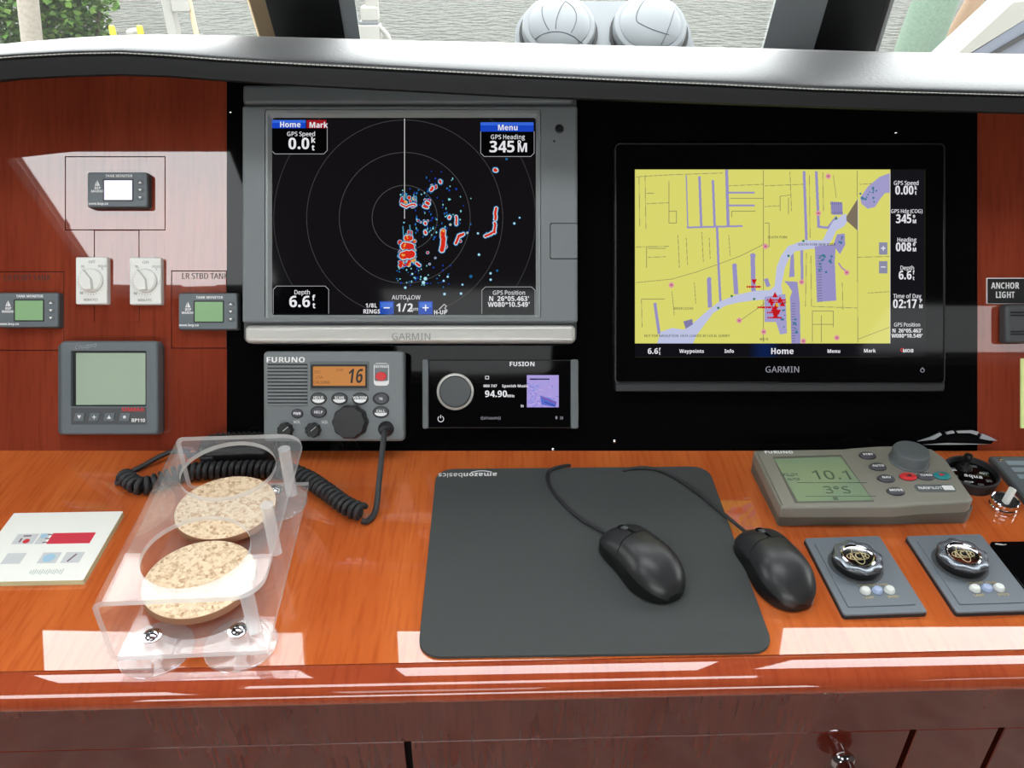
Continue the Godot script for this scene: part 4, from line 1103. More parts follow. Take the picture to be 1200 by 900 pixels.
func dimmers() -> void:
	for i in 2:
		var t := mounted("timer_switch", ["white timer switch plate with round dial, left one of the pair", "white timer switch plate with round dial, right one beside the radar display"][i], "switch", [-0.50844, -0.44387][i], [0.20546, 0.20494][i], "white timer switches")
		
		var b := MB.new(); b.slab(0.00488, -0.00138, 0.03797, 0.05664, 0.002, 0.0, 0.0085, 0.002)
		part("plate", b, M.white, t)
		var cx := 0.00529; var cy := -0.0013
		b = MB.new(); b.lathe([[0.0148, 0.008], [0.0145, 0.0115], [0.0125, 0.013], [0.0, 0.0132]], 48, cx, cy, 1, 1, 24, 0.03)
		var dl := part("dial", b, M.white, t, 25)
		b = MB.new()
		b.prism(PackedVector2Array([Vector2(cx - 0.0062, cy + 0.0125), Vector2(cx + 0.0035, cy + 0.001), Vector2(cx + 0.0045, cy - 0.011), Vector2(cx - 0.0035, cy - 0.0118), Vector2(cx - 0.0005, cy - 0.002)]), 0.012, 0.0195)
		part("grip", b, M.white, dl)
		var ti := MB.new()
		for k in 22:
			var a := deg_to_rad(118 + k * 11.5)
			var d := Vector3(cos(a), sin(a), 0)
			ti.bar(Vector3(cx, cy, 0.0086) + d * 0.0160, Vector3(cx, cy, 0.0086) + d * 0.0174, 0.0005, 0.0002)
		part("scale_marks", ti, M.print_grey, t)
		words(t, "lettering", M.print_grey, [["OFF", cx + 0.0005, cy + 0.0222, 0.0046, 0.0085], ["30", cx - 0.0108, cy + 0.0168, 0.0034, 0.0085], ["HOLD", cx + 0.0130, cy + 0.0172, 0.0028, 0.0085], ["5", cx + 0.0130, cy + 0.0140, 0.0028, 0.0085], ["10", cx - 0.0122, cy - 0.0150, 0.0036, 0.0085, true], ["MINUTES", cx - 0.0008, cy - 0.0230, 0.0034, 0.0085]])

func square_instrument() -> void:
	var t := mounted("square_instrument", "square slate-grey instrument with blank grey-green screen and four slanted keys", "instrument", -0.4830, 0.0752)
	var b := MB.new(); b.slab(0.00244, -0.00101, 0.12206, 0.10873, 0.005, 0.0, 0.012, 0.001)
	part("housing", b, M.dark_grey, t)
	b = MB.new(); b.frame([0.00685, 0.00062, 0.11533, 0.11079, 0.005], [0.0066, 0.01144, 0.08964, 0.06597, 0.002], 0.006, 0.0215, 0.0165, 0.003, 0.0006)
	part("face", b, M.slate, t)
	b = MB.new(); b.picture(0.00635, 0.01145, 0.08969, 0.06601, 0.0170)
	part("screen_well", b, M.black, t)
	b = MB.new(); b.slab(0.00765, 0.01121, 0.0823, 0.0616, 0.0005, 0.0165, 0.0185, 0.0003)
	part("screen", b, M.lcd_pale, t)
	b = MB.new(); b.slab(0.00685, -0.03277, 0.08914, 0.01984, 0.001, 0.021, 0.0219, 0.0003)
	part("keypad_strip", b, M.dark_grey, t)
	var px := [[-0.02735, -0.03383], [-0.00972, -0.03383], [0.00791, -0.03383], [0.02604, -0.03383]]
	for i in 4:
		var c := Vector2(px[i][0], px[i][1])
		b = MB.new()
		b.prism(PackedVector2Array([c + Vector2(-0.0068, -0.0046), c + Vector2(0.0046, -0.0046), c + Vector2(0.0068, 0.0046), c + Vector2(-0.0046, 0.0046)]), 0.0216, 0.0230)
		var bt := part("key", b, M.slate, t)
		b = MB.new()
		if i == 0: b.prism(PackedVector2Array([c + Vector2(-0.0024, 0.002), c + Vector2(0.0024, 0.002), c + Vector2(0, -0.0022)]), 0.0229, 0.0232)
		if i == 1:
			b.box(Vector3(c.x, c.y, 0.02305), Vector3(0.0044, 0.0009, 0.0003)); b.box(Vector3(c.x, c.y, 0.02305), Vector3(0.0009, 0.0044, 0.0003))
		if i == 2: b.prism(PackedVector2Array([c + Vector2(-0.0024, -0.002), c + Vector2(0.0024, -0.002), c + Vector2(0, 0.0022)]), 0.0229, 0.0232)
		if i == 3: b.lathe([[0.0022, 0.0228], [0.0020, 0.0232], [0.0, 0.0232]], 16, c.x, c.y, 1, 1, 6, 0.25)
		part("symbol", b, M.print_white, bt)
	words(t, "lettering", M.print_white, [["RP110", 0.04185, -0.03776, 0.00577, 0.0219, true]])
	words(t, "script_mark", M.bezel_light, [["Cruzpro", -0.02009, 0.05007, 0.00721, 0.0214, false, 0.12, 1.0, 0.35]])
	words(t, "red_label", M.red, [["SIMRAD", 0.0356, -0.02507, 0.00618, 0.0219, true, 0.0, 1.15]])

func right_panel() -> void:
	var t := mounted("anchor_light_label", "black label reading anchor light at the right edge of the dash", "label", 0.6076, 0.1936)
	var b := MB.new(); b.slab(-0.00065, -0.00094, 0.06941, 0.03136, 0.001, 0.0, 0.0012, 0.0)
	part("backing", b, M.print_white, t)
	b = MB.new(); b.slab(-0.00084, -0.00123, 0.06733, 0.02981, 0.0005, 0.0, 0.0016, 0.0002)
	part("plate", b, M.black, t)
	words(t, "lettering", M.print_white, [["ANCHOR", -0.01355, 0.00522, 0.0103, 0.0016, true, 0.0, 0.78], ["LIGHT", -0.01355, -0.00588, 0.0103, 0.0016, true, 0.0, 0.78]])
	t = mounted("rocker_switch", "dark grey rocker switch with ridged face below the anchor light label", "switch", 0.6076, 0.1524)
	b = MB.new(); b.slab(0.00382, 0.0003, 0.04004, 0.0462, 0.003, 0.0, 0.004, 0.0015)
	part("surround", b, M.black, t)
	b = MB.new(); b.slab(-0.0044, -0.00039, 0.03395, 0.04611, 0.004, 0.003, 0.0165, 0.004)
	var rk := part("rocker", b, M.dark_grey, t)
	for i in 4:
		b = MB.new(); b.box(Vector3(-0.00324, [0.01295, 0.0094, -0.00983, -0.01287][i], 0.0166), Vector3(0.026, 0.0016, 0.0012), 0.0004)
		part("ridge", b, M.black, rk)
	t = mounted("pale_card", "tall narrow pale lime card at the extreme right edge under the rocker", "card", 0.6231, 0.0690)
	b = MB.new(); b.slab(0.00312, 0.00002, 0.02621, 0.08428, 0.001, 0.0, 0.002, 0.0004)
	part("plate", b, M.label_lime, t)

const FLAT := Basis(Vector3(1, 0, 0), Vector3(0, 0, -1), Vector3(0, 1, 0))   # lying on the desk: x across, y away from the seat, z up

func lying(called: String, label: String, category: String, x: float, z: float, turn := 0.0, group := "", y := 0.0) -> Node3D:
	return thing(called, label, category, Vector3(x, y, z), Basis(Vector3.UP, turn) * FLAT, group)

func soften(p: Array, r: float, seg := 4) -> PackedVector2Array:
	var out := PackedVector2Array()
	for i in p.size():
		var a: Vector2 = p[i - 1]; var b: Vector2 = p[i]; var c: Vector2 = p[(i + 1) % p.size()]
		var k := minf(r, minf((a - b).length(), (c - b).length()) * 0.45)
		for j in seg + 1:
			out.append((b + (a - b).normalized() * k).bezier_interpolate(b, b, b + (c - b).normalized() * k, j / float(seg)) if seg > 0 else b)
	if Geometry2D.is_polygon_clockwise(out): out.reverse()
	return out

func shrink(p: PackedVector2Array, d: float, z: float) -> PackedVector3Array:
	var out := PackedVector3Array()
	var m := p.size()
	for i in m:
		var e0 := (p[i] - p[(i - 1 + m) % m]).normalized(); var e1 := (p[(i + 1) % m] - p[i]).normalized()
		var n := (Vector2(-e0.y, e0.x) + Vector2(-e1.y, e1.x)).normalized()
		var q := p[i] + n * d
		out.append(Vector3(q.x, q.y, z))
	return out

func slab_of(mb: MB, p: PackedVector2Array, z0: float, z1: float, bev: float) -> void:
	var r := [shrink(p, 0, z0), shrink(p, 0, z1 - bev)]
	for i in range(1, 4):
		var t := PI / 2 * i / 3
		r.append(shrink(p, bev * (1 - cos(t)), z1 - bev + bev * sin(t)))
	mb.rings(r, true, true, false)
	var q := PackedVector2Array()
	for a in r[-1]: q.append(Vector2(a.x, a.y))
	var t := Geometry2D.triangulate_polygon(p)
	for i in range(0, t.size(), 3):
		var x := q[t[i]]; var y := q[t[i + 1]]; var w := q[t[i + 2]]
		if (y - x).cross(w - x) < 0:
			var k := y; y = w; w = k
		mb.tri(Vector3(x.x, x.y, z1), Vector3(y.x, y.y, z1), Vector3(w.x, w.y, z1))

func smooth_path(p: Array, steps := 8) -> PackedVector3Array:
	var out := PackedVector3Array()
	for i in p.size() - 1:
		for j in steps:
			out.append((p[i] as Vector3).cubic_interpolate(p[i + 1], p[maxi(i - 1, 0)], p[mini(i + 2, p.size() - 1)], j / float(steps)))
	out.append(p[-1])
	return out

func cup_holder() -> void:
	var t := thing("drink_holder", "clear acrylic two-hole drink holder standing on suction cups, cork coasters inside", "drink holder", Vector3(-0.2825, 0, 0.2065), Basis(Vector3.UP, deg_to_rad(3.2)))
	var w := 0.0685; var dp := 0.118; var th := 0.005; var y0 := 0.0135; var y1 := 0.0835
	# bent sheet: floor, left wall and top plate with two round holes
	var b := MB.new(); var eg := MB.new()
	var outer := [Vector2(w - 0.004, y0)]; var inner := [Vector2(w - 0.004, y0 + th)]
	for k in 7:
		var a := deg_to_rad(-90 - 90.0 * k / 6)
		outer.append(Vector2(-w + 0.009 + 0.009 * cos(a), y0 + 0.009 + 0.009 * sin(a))); inner.append(Vector2(-w + 0.009 + 0.004 * cos(a), y0 + 0.009 + 0.004 * sin(a)))
	for k in 7:
		var a := deg_to_rad(180 - 90.0 * k / 6)
		outer.append(Vector2(-w + 0.009 + 0.009 * cos(a), y1 - 0.009 + 0.009 * sin(a))); inner.append(Vector2(-w + 0.009 + 0.004 * cos(a), y1 - 0.009 + 0.004 * sin(a)))
	for i in outer.size() - 1:
		var o0: Vector2 = outer[i]; var o1: Vector2 = outer[i + 1]; var i0: Vector2 = inner[i]; var i1: Vector2 = inner[i + 1]
		var f := func(p: Vector2, z: float): return Vector3(p.x, p.y, z)
		b.quad(f.call(o0, dp), f.call(o0, -dp), f.call(o1, -dp), f.call(o1, dp))
		b.quad(f.call(i0, -dp), f.call(i0, dp), f.call(i1, dp), f.call(i1, -dp))
		eg.quad(f.call(o0, dp), f.call(o1, dp), f.call(i1, dp), f.call(i0, dp))
		eg.quad(f.call(o1, -dp), f.call(o0, -dp), f.call(i0, -dp), f.call(i1, -dp))
	eg.quad(Vector3(w - 0.004, y0, dp), Vector3(w - 0.004, y0 + th, dp), Vector3(w - 0.004, y0 + th, -dp), Vector3(w - 0.004, y0, -dp))
	var xl := -w + 0.009
	for half in [1, -1]:
		var c := Vector2(0.001, 0.060 * half)
		var ring := [Vector2(xl, 0), Vector2(xl, dp * half)]
		for k in 9:
			var a := PI / 2 * k / 8.0
			ring.append(Vector2(w - 0.026 + 0.026 * sin(a), (dp - 0.026 + 0.026 * cos(a)) * half))
		ring.append(Vector2(w, 0))
		# fill in points along the straight stretches
		var full := []
		for i in ring.size():
			var p: Vector2 = ring[i]; var q: Vector2 = ring[(i + 1) % ring.size()]
			var n := maxi(1, int((q - p).length() / 0.008))
			for j in n: full.append(p.lerp(q, j / float(n)))
		if half < 0: full.reverse()
		for i in full.size():
			var p: Vector2 = full[i]; var q: Vector2 = full[(i + 1) % full.size()]
			var hp := c + (p - c).normalized() * 0.0465; var hq := c + (q - c).normalized() * 0.0465
			var f := func(v2: Vector2, y: float): return Vector3(v2.x, y, v2.y)
			b.quad(f.call(p, y1), f.call(q, y1), f.call(hq, y1), f.call(hp, y1))
			b.quad(f.call(q, y1 - th), f.call(p, y1 - th), f.call(hp, y1 - th), f.call(hq, y1 - th))
			eg.quad(f.call(hp, y1), f.call(hq, y1), f.call(hq, y1 - th), f.call(hp, y1 - th))
			if not (absf(p.x - xl) < 1e-5 and absf(q.x - xl) < 1e-5) and not (absf(p.y) < 1e-5 and absf(q.y) < 1e-5):
				eg.quad(f.call(p, y1 - th), f.call(q, y1 - th), f.call(q, y1), f.call(p, y1))
	part("bent_sheet", b, M.sheet, t, 25)
	part("cut_edges", eg, M.frost, t, 25)
	for z in [0.094, -0.006, -0.098]:
		b = MB.new()
		b.lathe([[0.0064, y0 + th + 0.0002], [0.0064, y1 - th - 0.0002]], 24)
		b.shift(0, Transform3D(Basis(Vector3(1, 0, 0), -PI / 2), Vector3(0.049, 0, z)))
		part("pillar", b, M.rod, t)
	for p in [[-0.040, 0.096], [0.034, 0.094], [-0.044, -0.105], [0.030, -0.105]]:
		b = MB.new()
		b.lathe([[0.031, 0.0003], [0.0325, 0.0012], [0.031, 0.0025], [0.022, 0.0045], [0.013, 0.0085], [0.0085, 0.0105], [0.0085, y0 - 0.0002], [0.0, y0 - 0.0002]], 40)
		b.shift(0, Transform3D(Basis(Vector3(1, 0, 0), -PI / 2), Vector3(p[0], 0, p[1])))
		part("suction_cup", b, M.haze, t, 50)
		b = MB.new()
		b.lathe([[0.0085, y0 + th], [0.0085, y0 + th + 0.0008], [0.0062, y0 + th + 0.001], [0.0060, y0 + th + 0.003], [0.0040, y0 + th + 0.0045], [0.0, y0 + th + 0.005]], 24)
		b.shift(0, Transform3D(Basis(Vector3(1, 0, 0), -PI / 2), Vector3(p[0], 0, p[1])))
		var sc := part("screw", b, M.chrome, t)
		b = MB.new(); b.box(Vector3(p[0], y0 + th + 0.0049, p[1]), Vector3(0.005, 0.0006, 0.0009)); b.box(Vector3(p[0], y0 + th + 0.0049, p[1]), Vector3(0.0009, 0.0006, 0.005))
		part("cross_slot", b, M.gap, sc)
	# coasters
	for i in 2:
		var c := lying("cork_coaster", ["round speckled cork coaster nearest the seat, under the front hole of the holder", "round speckled cork coaster at the back of the clear holder"][i], "coaster", [-0.2915, -0.2975][i], [0.2465, 0.1430][i], 0.4 + i, "cork coasters in the clear holder", y0 + th + 0.0052 + (0.0 if i else 0.0))
		b = MB.new(); b.lathe([[0.0500, 0.0], [0.0515, 0.001], [0.0515, 0.0066], [0.0508, 0.0078], [0.0500, 0.0080]], 56)
		part("rim", b, M.cork_side, c)
		b = MB.new(); b.lathe([[0.0508, 0.0072], [0.0507, 0.0080], [0.0490, 0.0088], [0.0, 0.0088]], 56)
		part("disc", b, M.cork, c)

func coil(mb: MB, path: PackedVector3Array, rad: float, wire: float, pitch: float) -> void:
	var len := 0.0
	for i in path.size() - 1: len += path[i].distance_to(path[i + 1])
	var turns := len / pitch
	var n := int(turns * 12)
	var pts := PackedVector3Array()
	var seg := 0
	var done := 0.0
	for i in n + 1:
		var s := len * i / n
		while seg < path.size() - 2 and done + path[seg].distance_to(path[seg + 1]) < s:
			done += path[seg].distance_to(path[seg + 1]); seg += 1
		var l := path[seg].distance_to(path[seg + 1])
		var p := path[seg].lerp(path[seg + 1], clampf((s - done) / l, 0, 1))
		var t := (path[mini(seg + 2, path.size() - 1)] - path[maxi(seg - 1, 0)]).normalized()
		var u := t.cross(Vector3.UP).normalized(); var v := u.cross(t)
		var a := TAU * turns * i / n
		pts.append(p + (u * cos(a) + v * sin(a)) * rad)
	mb.tube(pts, wire, 7)

func desk_items() -> void:
	# fist microphone of the radio with its coiled lead
	var t := thing("hand_microphone", "black radio hand microphone with coiled lead, lying behind the clear holder", "microphone", Vector3(-0.322, 0, 0.020), Basis(Vector3.UP, 0.05))
	var b := MB.new()
	b.slab(0, 0, 0.088, 0.040, 0.014, 0.0, 0.030, 0.010, 5)
	b.shift(0, Transform3D(FLAT, Vector3.ZERO))
	part("body", b, M.black, t)
	for i in 9:
		b = MB.new(); b.box(Vector3(-0.024 + i * 0.006, 0.0302, -0.004), Vector3(0.0022, 0.0014, 0.022), 0.0006)
		part("grille_rib", b, M.rubber, t)
	b = MB.new(); b.box(Vector3(-0.030, 0.016, 0.0205), Vector3(0.014, 0.012, 0.006), 0.002)
	part("talk_key", b, M.rubber, t)
	var inv := t.transform.affine_inverse()
	var lead := func(p: Array, y: Array) -> Array:
		var o := []
		for i in p.size(): o.append(inv * Vector3(p[i][0], y[i], p[i][1]))
		return o
	b = MB.new()
	b.lathe([[0.0052, 0.0], [0.005, 0.008], [0.0036, 0.014], [0.003, 0.022]], 14)
	b.shift(0, Transform3D(Basis(Vector3(0, 0, 1), Vector3(0, 1, 0), Vector3(-1, 0, 0)).rotated(Vector3.UP, 0.2), Vector3(-0.038, 0.012, 0.0)))
	part("strain_relief", b, M.rubber, t)
	b = MB.new()
	b.tube(smooth_path(lead.call([[-0.380, 0.0205], [-0.4056, 0.020], [-0.430, 0.040], [-0.446, 0.056], [-0.448, 0.068], [-0.438, 0.070]], [0.013, 0.011, 0.006, 0.004, 0.004, 0.006])), 0.0030, 8)
	part("lead_tail", b, M.rubber, t)
	b = MB.new()
	var cp := smooth_path(lead.call([[-0.438, 0.066], [-0.415, 0.083], [-0.395, 0.074], [-0.372, 0.058], [-0.34, 0.054], [-0.30, 0.052], [-0.262, 0.054], [-0.232, 0.069], [-0.2036, 0.094], [-0.178, 0.118], [-0.160, 0.128]], [0.0112, 0.0112, 0.0112, 0.0112, 0.0112, 0.0112, 0.0112, 0.0112, 0.0112, 0.0112, 0.0112]), 6)
	coil(b, cp, 0.0078, 0.0031, 0.0073)
	part("coiled_lead", b, M.rubber, t, 60)
	b = MB.new()
	var up_lead := lead.call([[-0.160, 0.1355], [-0.154, 0.134], [-0.1475, 0.118]], [0.006, 0.0042, 0.006]) as Array
	for a in [[0.128, 0.028], [0.132, 0.05], [0.133, 0.07]]: pass
	var top := PANEL * Vector3(-0.14386, 0.02709, 0.059)
	up_lead.append_array([inv * Vector3(-0.146, 0.026, 0.085), inv * top.lerp(Vector3(-0.1450, 0.05, 0.068), 0.35), inv * top])
	b.tube(smooth_path(up_lead), 0.0033, 8)
	part("straight_lead", b, M.rubber, t)
	# white booklet
	t = lying("white_tile", "square white tile-like card with red bar and small symbols, left of the holder", "card", -0.4764, 0.1733, 0.026)
	b = MB.new(); b.slab(0, 0, 0.1165, 0.1035, 0.0015, 0.0, 0.0056, 0.0004)
	part("core", b, M.card_edge, t)
	b = MB.new(); b.slab(0, 0, 0.1162, 0.1032, 0.0015, 0.0054, 0.0060, 0.0002)
	var fc := part("face", b, M.card, t)
	b = MB.new(); b.box(Vector3(0.0208, 0.0095, 0.0060), Vector3(0.044, 0.0165, 0.0002))
	part("red_bar", b, mat(0.80, 0.18, 0.26, 0.5), fc)
	b = MB.new()
	for e in [[-0.026, 0.0095, 0.022, 0.0155], [-0.0085, 0.0095, 0.010, 0.0165], [-0.024, -0.0195, 0.019, 0.0155], [0.0115, -0.0195, 0.0185, 0.0155], [0.0345, -0.0195, 0.0185, 0.0155]]:
		b.box(Vector3(e[0], e[1], 0.0060), Vector3(e[2], e[3], 0.00016))
	part("grey_squares", b, mat(0.78, 0.79, 0.79, 0.5), fc)
	b = MB.new()
	b.lathe([[0.006, 0.0060], [0.006, 0.00625]], 20, 0.011, -0.0195)
	part("blue_symbol", b, mat(0.62, 0.76, 0.84, 0.5), fc)
	b = MB.new()
	b.lathe([[0.0034, 0.0060], [0.0034, 0.00625]], 16, -0.009, 0.0135)
	part("blue_symbol", b, mat(0.62, 0.76, 0.84, 0.5), fc)
	b = MB.new()
	b.lathe([[0.0034, 0.0060], [0.0034, 0.00625]], 16, -0.0235, 0.006)
	part("red_dot", b, M.red, fc)
	b = MB.new()
	for i in 3: b.box(Vector3(-0.0035, 0.0155 - i * 0.006, 0.0061), Vector3(0.005, 0.0014, 0.0002))
	b.bar(Vector3(0.0315, -0.0255, 0.0062), Vector3(0.0365, -0.0145, 0.0062), 0.0016, 0.0002)
	b.box(Vector3(-0.026, 0.014, 0.0061), Vector3(0.008, 0.0018, 0.0002)); b.box(Vector3(-0.030, 0.0075, 0.0061), Vector3(0.0018, 0.006, 0.0002))
	part("dark_symbols", b, mat(0.42, 0.30, 0.32, 0.5), fc)
	b = MB.new()
	for i in 15: b.box(Vector3(0.002 + i * 0.0022, -0.0395, 0.0061), Vector3(0.0009, 0.0045 + 0.0015 * (i % 3), 0.00016))
	part("faint_print", b, mat(0.72, 0.74, 0.72, 0.5), fc)

func make_mouse(label: String, x: float, z: float, turn: float, y: float) -> Node3D:
	var t := thing("computer_mouse", label, "mouse", Vector3(x, y, z), Basis(Vector3.UP, turn), "wired computer mice")
	var L := 0.102
	var surf := func(u: float, a: float, off: float) -> Vector3:
		var e: float = pow(maxf(0.0, 1.0 - pow(absf(2 * u - 1), 5.0 if u < 0.5 else 2.35)), 0.30 if u < 0.5 else 0.42)
		var wd: float = (lerpf(0.0272, 0.0258, smoothstep(0.0, 0.36, u)) if u < 0.36 else lerpf(0.0258, 0.0300, smoothstep(0.36, 0.78, u))) * e
		var ht: float = (0.0165 + 0.0185 * sin(PI * clampf(u * 0.80 + 0.05, 0, 1))) * pow(e, 0.8)
		var c := cos(a); var s := sin(a)
		return Vector3((wd + off) * signf(c) * pow(absf(c), 0.72), 0.002 + (ht + off) * pow(absf(s), 0.80), (u - 0.5) * L + off * 0.5 * signf(u - 0.5))
	var b := MB.new()
	var us := [0.0, 0.004, 0.012, 0.028]
	for i in 40: us.append(0.05 + 0.90 * i / 39.0)
	us.append_array([0.97, 0.985, 0.995, 1.0])
	var rings := []
	for u in us:
		var r := PackedVector3Array()
		for j in 25: r.append(surf.call(u, PI * j / 24.0, 0.0))
		rings.append(r)
	for i in rings.size() - 1:
		for j in 24: b.quad(rings[i][j], rings[i + 1][j], rings[i + 1][j + 1], rings[i][j + 1])
		b.quad(rings[i][24], rings[i + 1][24], rings[i + 1][0], rings[i][0])
	b.shift(0, Transform3D(Basis.from_scale(Vector3(0.99, 0.975, 0.995)), Vector3.ZERO))
	for i in range(0, b.v.size(), 3):
		var q := b.v[i]; b.v[i] = b.v[i + 1]; b.v[i + 1] = q
	part("base_shell", b, M.mouse_dark, t, 60)
	# raised covers: palm shell and the two buttons, with the parting line between them
	var patch := func(called: String, ua: Callable, ub: Callable, a0: float, a1: float, m: Material):
		var mb := MB.new()
		var nu := 22; var na := 18
		var g := []; var lo := []
		for i in nu + 1:
			var r := PackedVector3Array(); var l := PackedVector3Array()
			for j in na + 1:
				var a := deg_to_rad(lerpf(a0, a1, j / float(na)))
				var u: float = lerpf(ua.call(a), ub.call(a), i / float(nu))
				r.append(surf.call(u, a, 0.0007)); l.append(surf.call(u, a, -0.001))
			g.append(r); lo.append(l)
		for i in nu:
			for j in na: mb.quad(g[i][j], g[i][j + 1], g[i + 1][j + 1], g[i + 1][j])
			mb.quad(g[i][0], g[i + 1][0], lo[i + 1][0], lo[i][0]); mb.quad(g[i + 1][na], g[i][na], lo[i][na], lo[i + 1][na])
		for j in na:
			mb.quad(g[0][j + 1], g[0][j], lo[0][j], lo[0][j + 1]); mb.quad(g[nu][j], g[nu][j + 1], lo[nu][j + 1], lo[nu][j])
		for i in range(0, mb.v.size(), 3):
			var q := mb.v[i]; mb.v[i] = mb.v[i + 1]; mb.v[i + 1] = q
		part(called, mb, m, t, 50)
	var part_line := func(a): return 0.37 + 0.035 * cos(2.0 * a)
	patch.call("palm_shell", func(a): return part_line.call(a) + 0.012, func(_a): return 0.992, 24.0, 156.0, M.mouse)
	patch.call("mouse_button", func(_a): return 0.012, part_line, 22.0, 88.6, M.mouse)
	patch.call("mouse_button", func(_a): return 0.012, part_line, 91.4, 158.0, M.mouse)
	b = MB.new()
	b.lathe([[0.0066, -0.003], [0.0075, -0.0022], [0.0075, 0.0022], [0.0066, 0.003]], 28)
	b.shift(0, Transform3D(Basis(Vector3(0, 0, -1), Vector3(0, 1, 0), Vector3(1, 0, 0)), Vector3(0, 0.0232, -0.031)))
	part("scroll_wheel", b, M.dark_grey, t)
	b = MB.new(); b.slab(0, 0, 0.009, 0.022, 0.0044, 0.0, 0.0012, 0.0005)
	b.shift(0, Transform3D(FLAT, Vector3(0, 0.0284, -0.031)).rotated_local(Vector3.RIGHT, -0.33))
	part("wheel_well", b, M.black_gloss, t)
	return t

func mouse_pad() -> void:
	var t := lying("mouse_pad", "large dark grey rectangular mouse pad with rounded corners on the wooden desk", "mouse pad", 0.0729, 0.1747, 0.017)
	var b := MB.new(); b.slab(0, 0, 0.317, 0.274, 0.020, 0.0, 0.0030, 0.0008)
	part("pad", b, M.mat_cloth, t)
	b = MB.new()
	b.text("amazon", -0.1075, 0.1245, 0.0105, 0.00295, true, PI)
	b.text("basics", -0.1415, 0.1245, 0.0105, 0.00295, false, PI)
	var sm := PackedVector3Array()
	for i in 11: sm.append(Vector3(-0.094 - 0.024 * i / 10.0, 0.1292 + 0.0028 * sin(PI * i / 10.0), 0.0031))
	b.tube(sm, 0.0006, 4)
	part("lettering", b, M.print_white, t)
	var y := 0.003
	var m1 := make_mouse("black wired computer mouse lying on the mouse pad", 0.1288, 0.2060, deg_to_rad(29), y)
	var m2 := make_mouse("black wired computer mouse beside the pad, next to the round-knob plates", 0.2585, 0.2105, deg_to_rad(13), 0.0)
	for e in [[m1, [[0.1045, 0.0095, 0.1620], [0.0923, 0.0075, 0.1525], [0.0687, 0.0048, 0.1262], [0.0480, 0.0048, 0.0905], [0.0405, 0.0052, 0.0640], [0.0440, 0.0058, 0.0470], [0.0570, 0.0050, 0.0385], [0.0680, 0.0022, 0.0325]]],
		[m2, [[0.2470, 0.0080, 0.1620], [0.2400, 0.0065, 0.1480], [0.2229, 0.0055, 0.1160], [0.1980, 0.0056, 0.0750], [0.1740, 0.0056, 0.0490], [0.1560, 0.0058, 0.0420], [0.1400, 0.0052, 0.0425], [0.1280, 0.0040, 0.0445]]]]:
		var inv: Transform3D = (e[0] as Node3D).transform.affine_inverse()
		var pts := []
		for p in e[1]: pts.append(inv * Vector3(p[0], p[1], p[2]))
		b = MB.new(); b.tube(smooth_path(pts), 0.0019, 8)
		part("cable", b, M.rubber, e[0])
		b = MB.new(); b.tube(PackedVector3Array([(pts[0] as Vector3).lerp(pts[1], -0.3), (pts[0] as Vector3).lerp(pts[1], 0.45)]), 0.0030, 10)
		part("cable_relief", b, M.rubber, e[0])

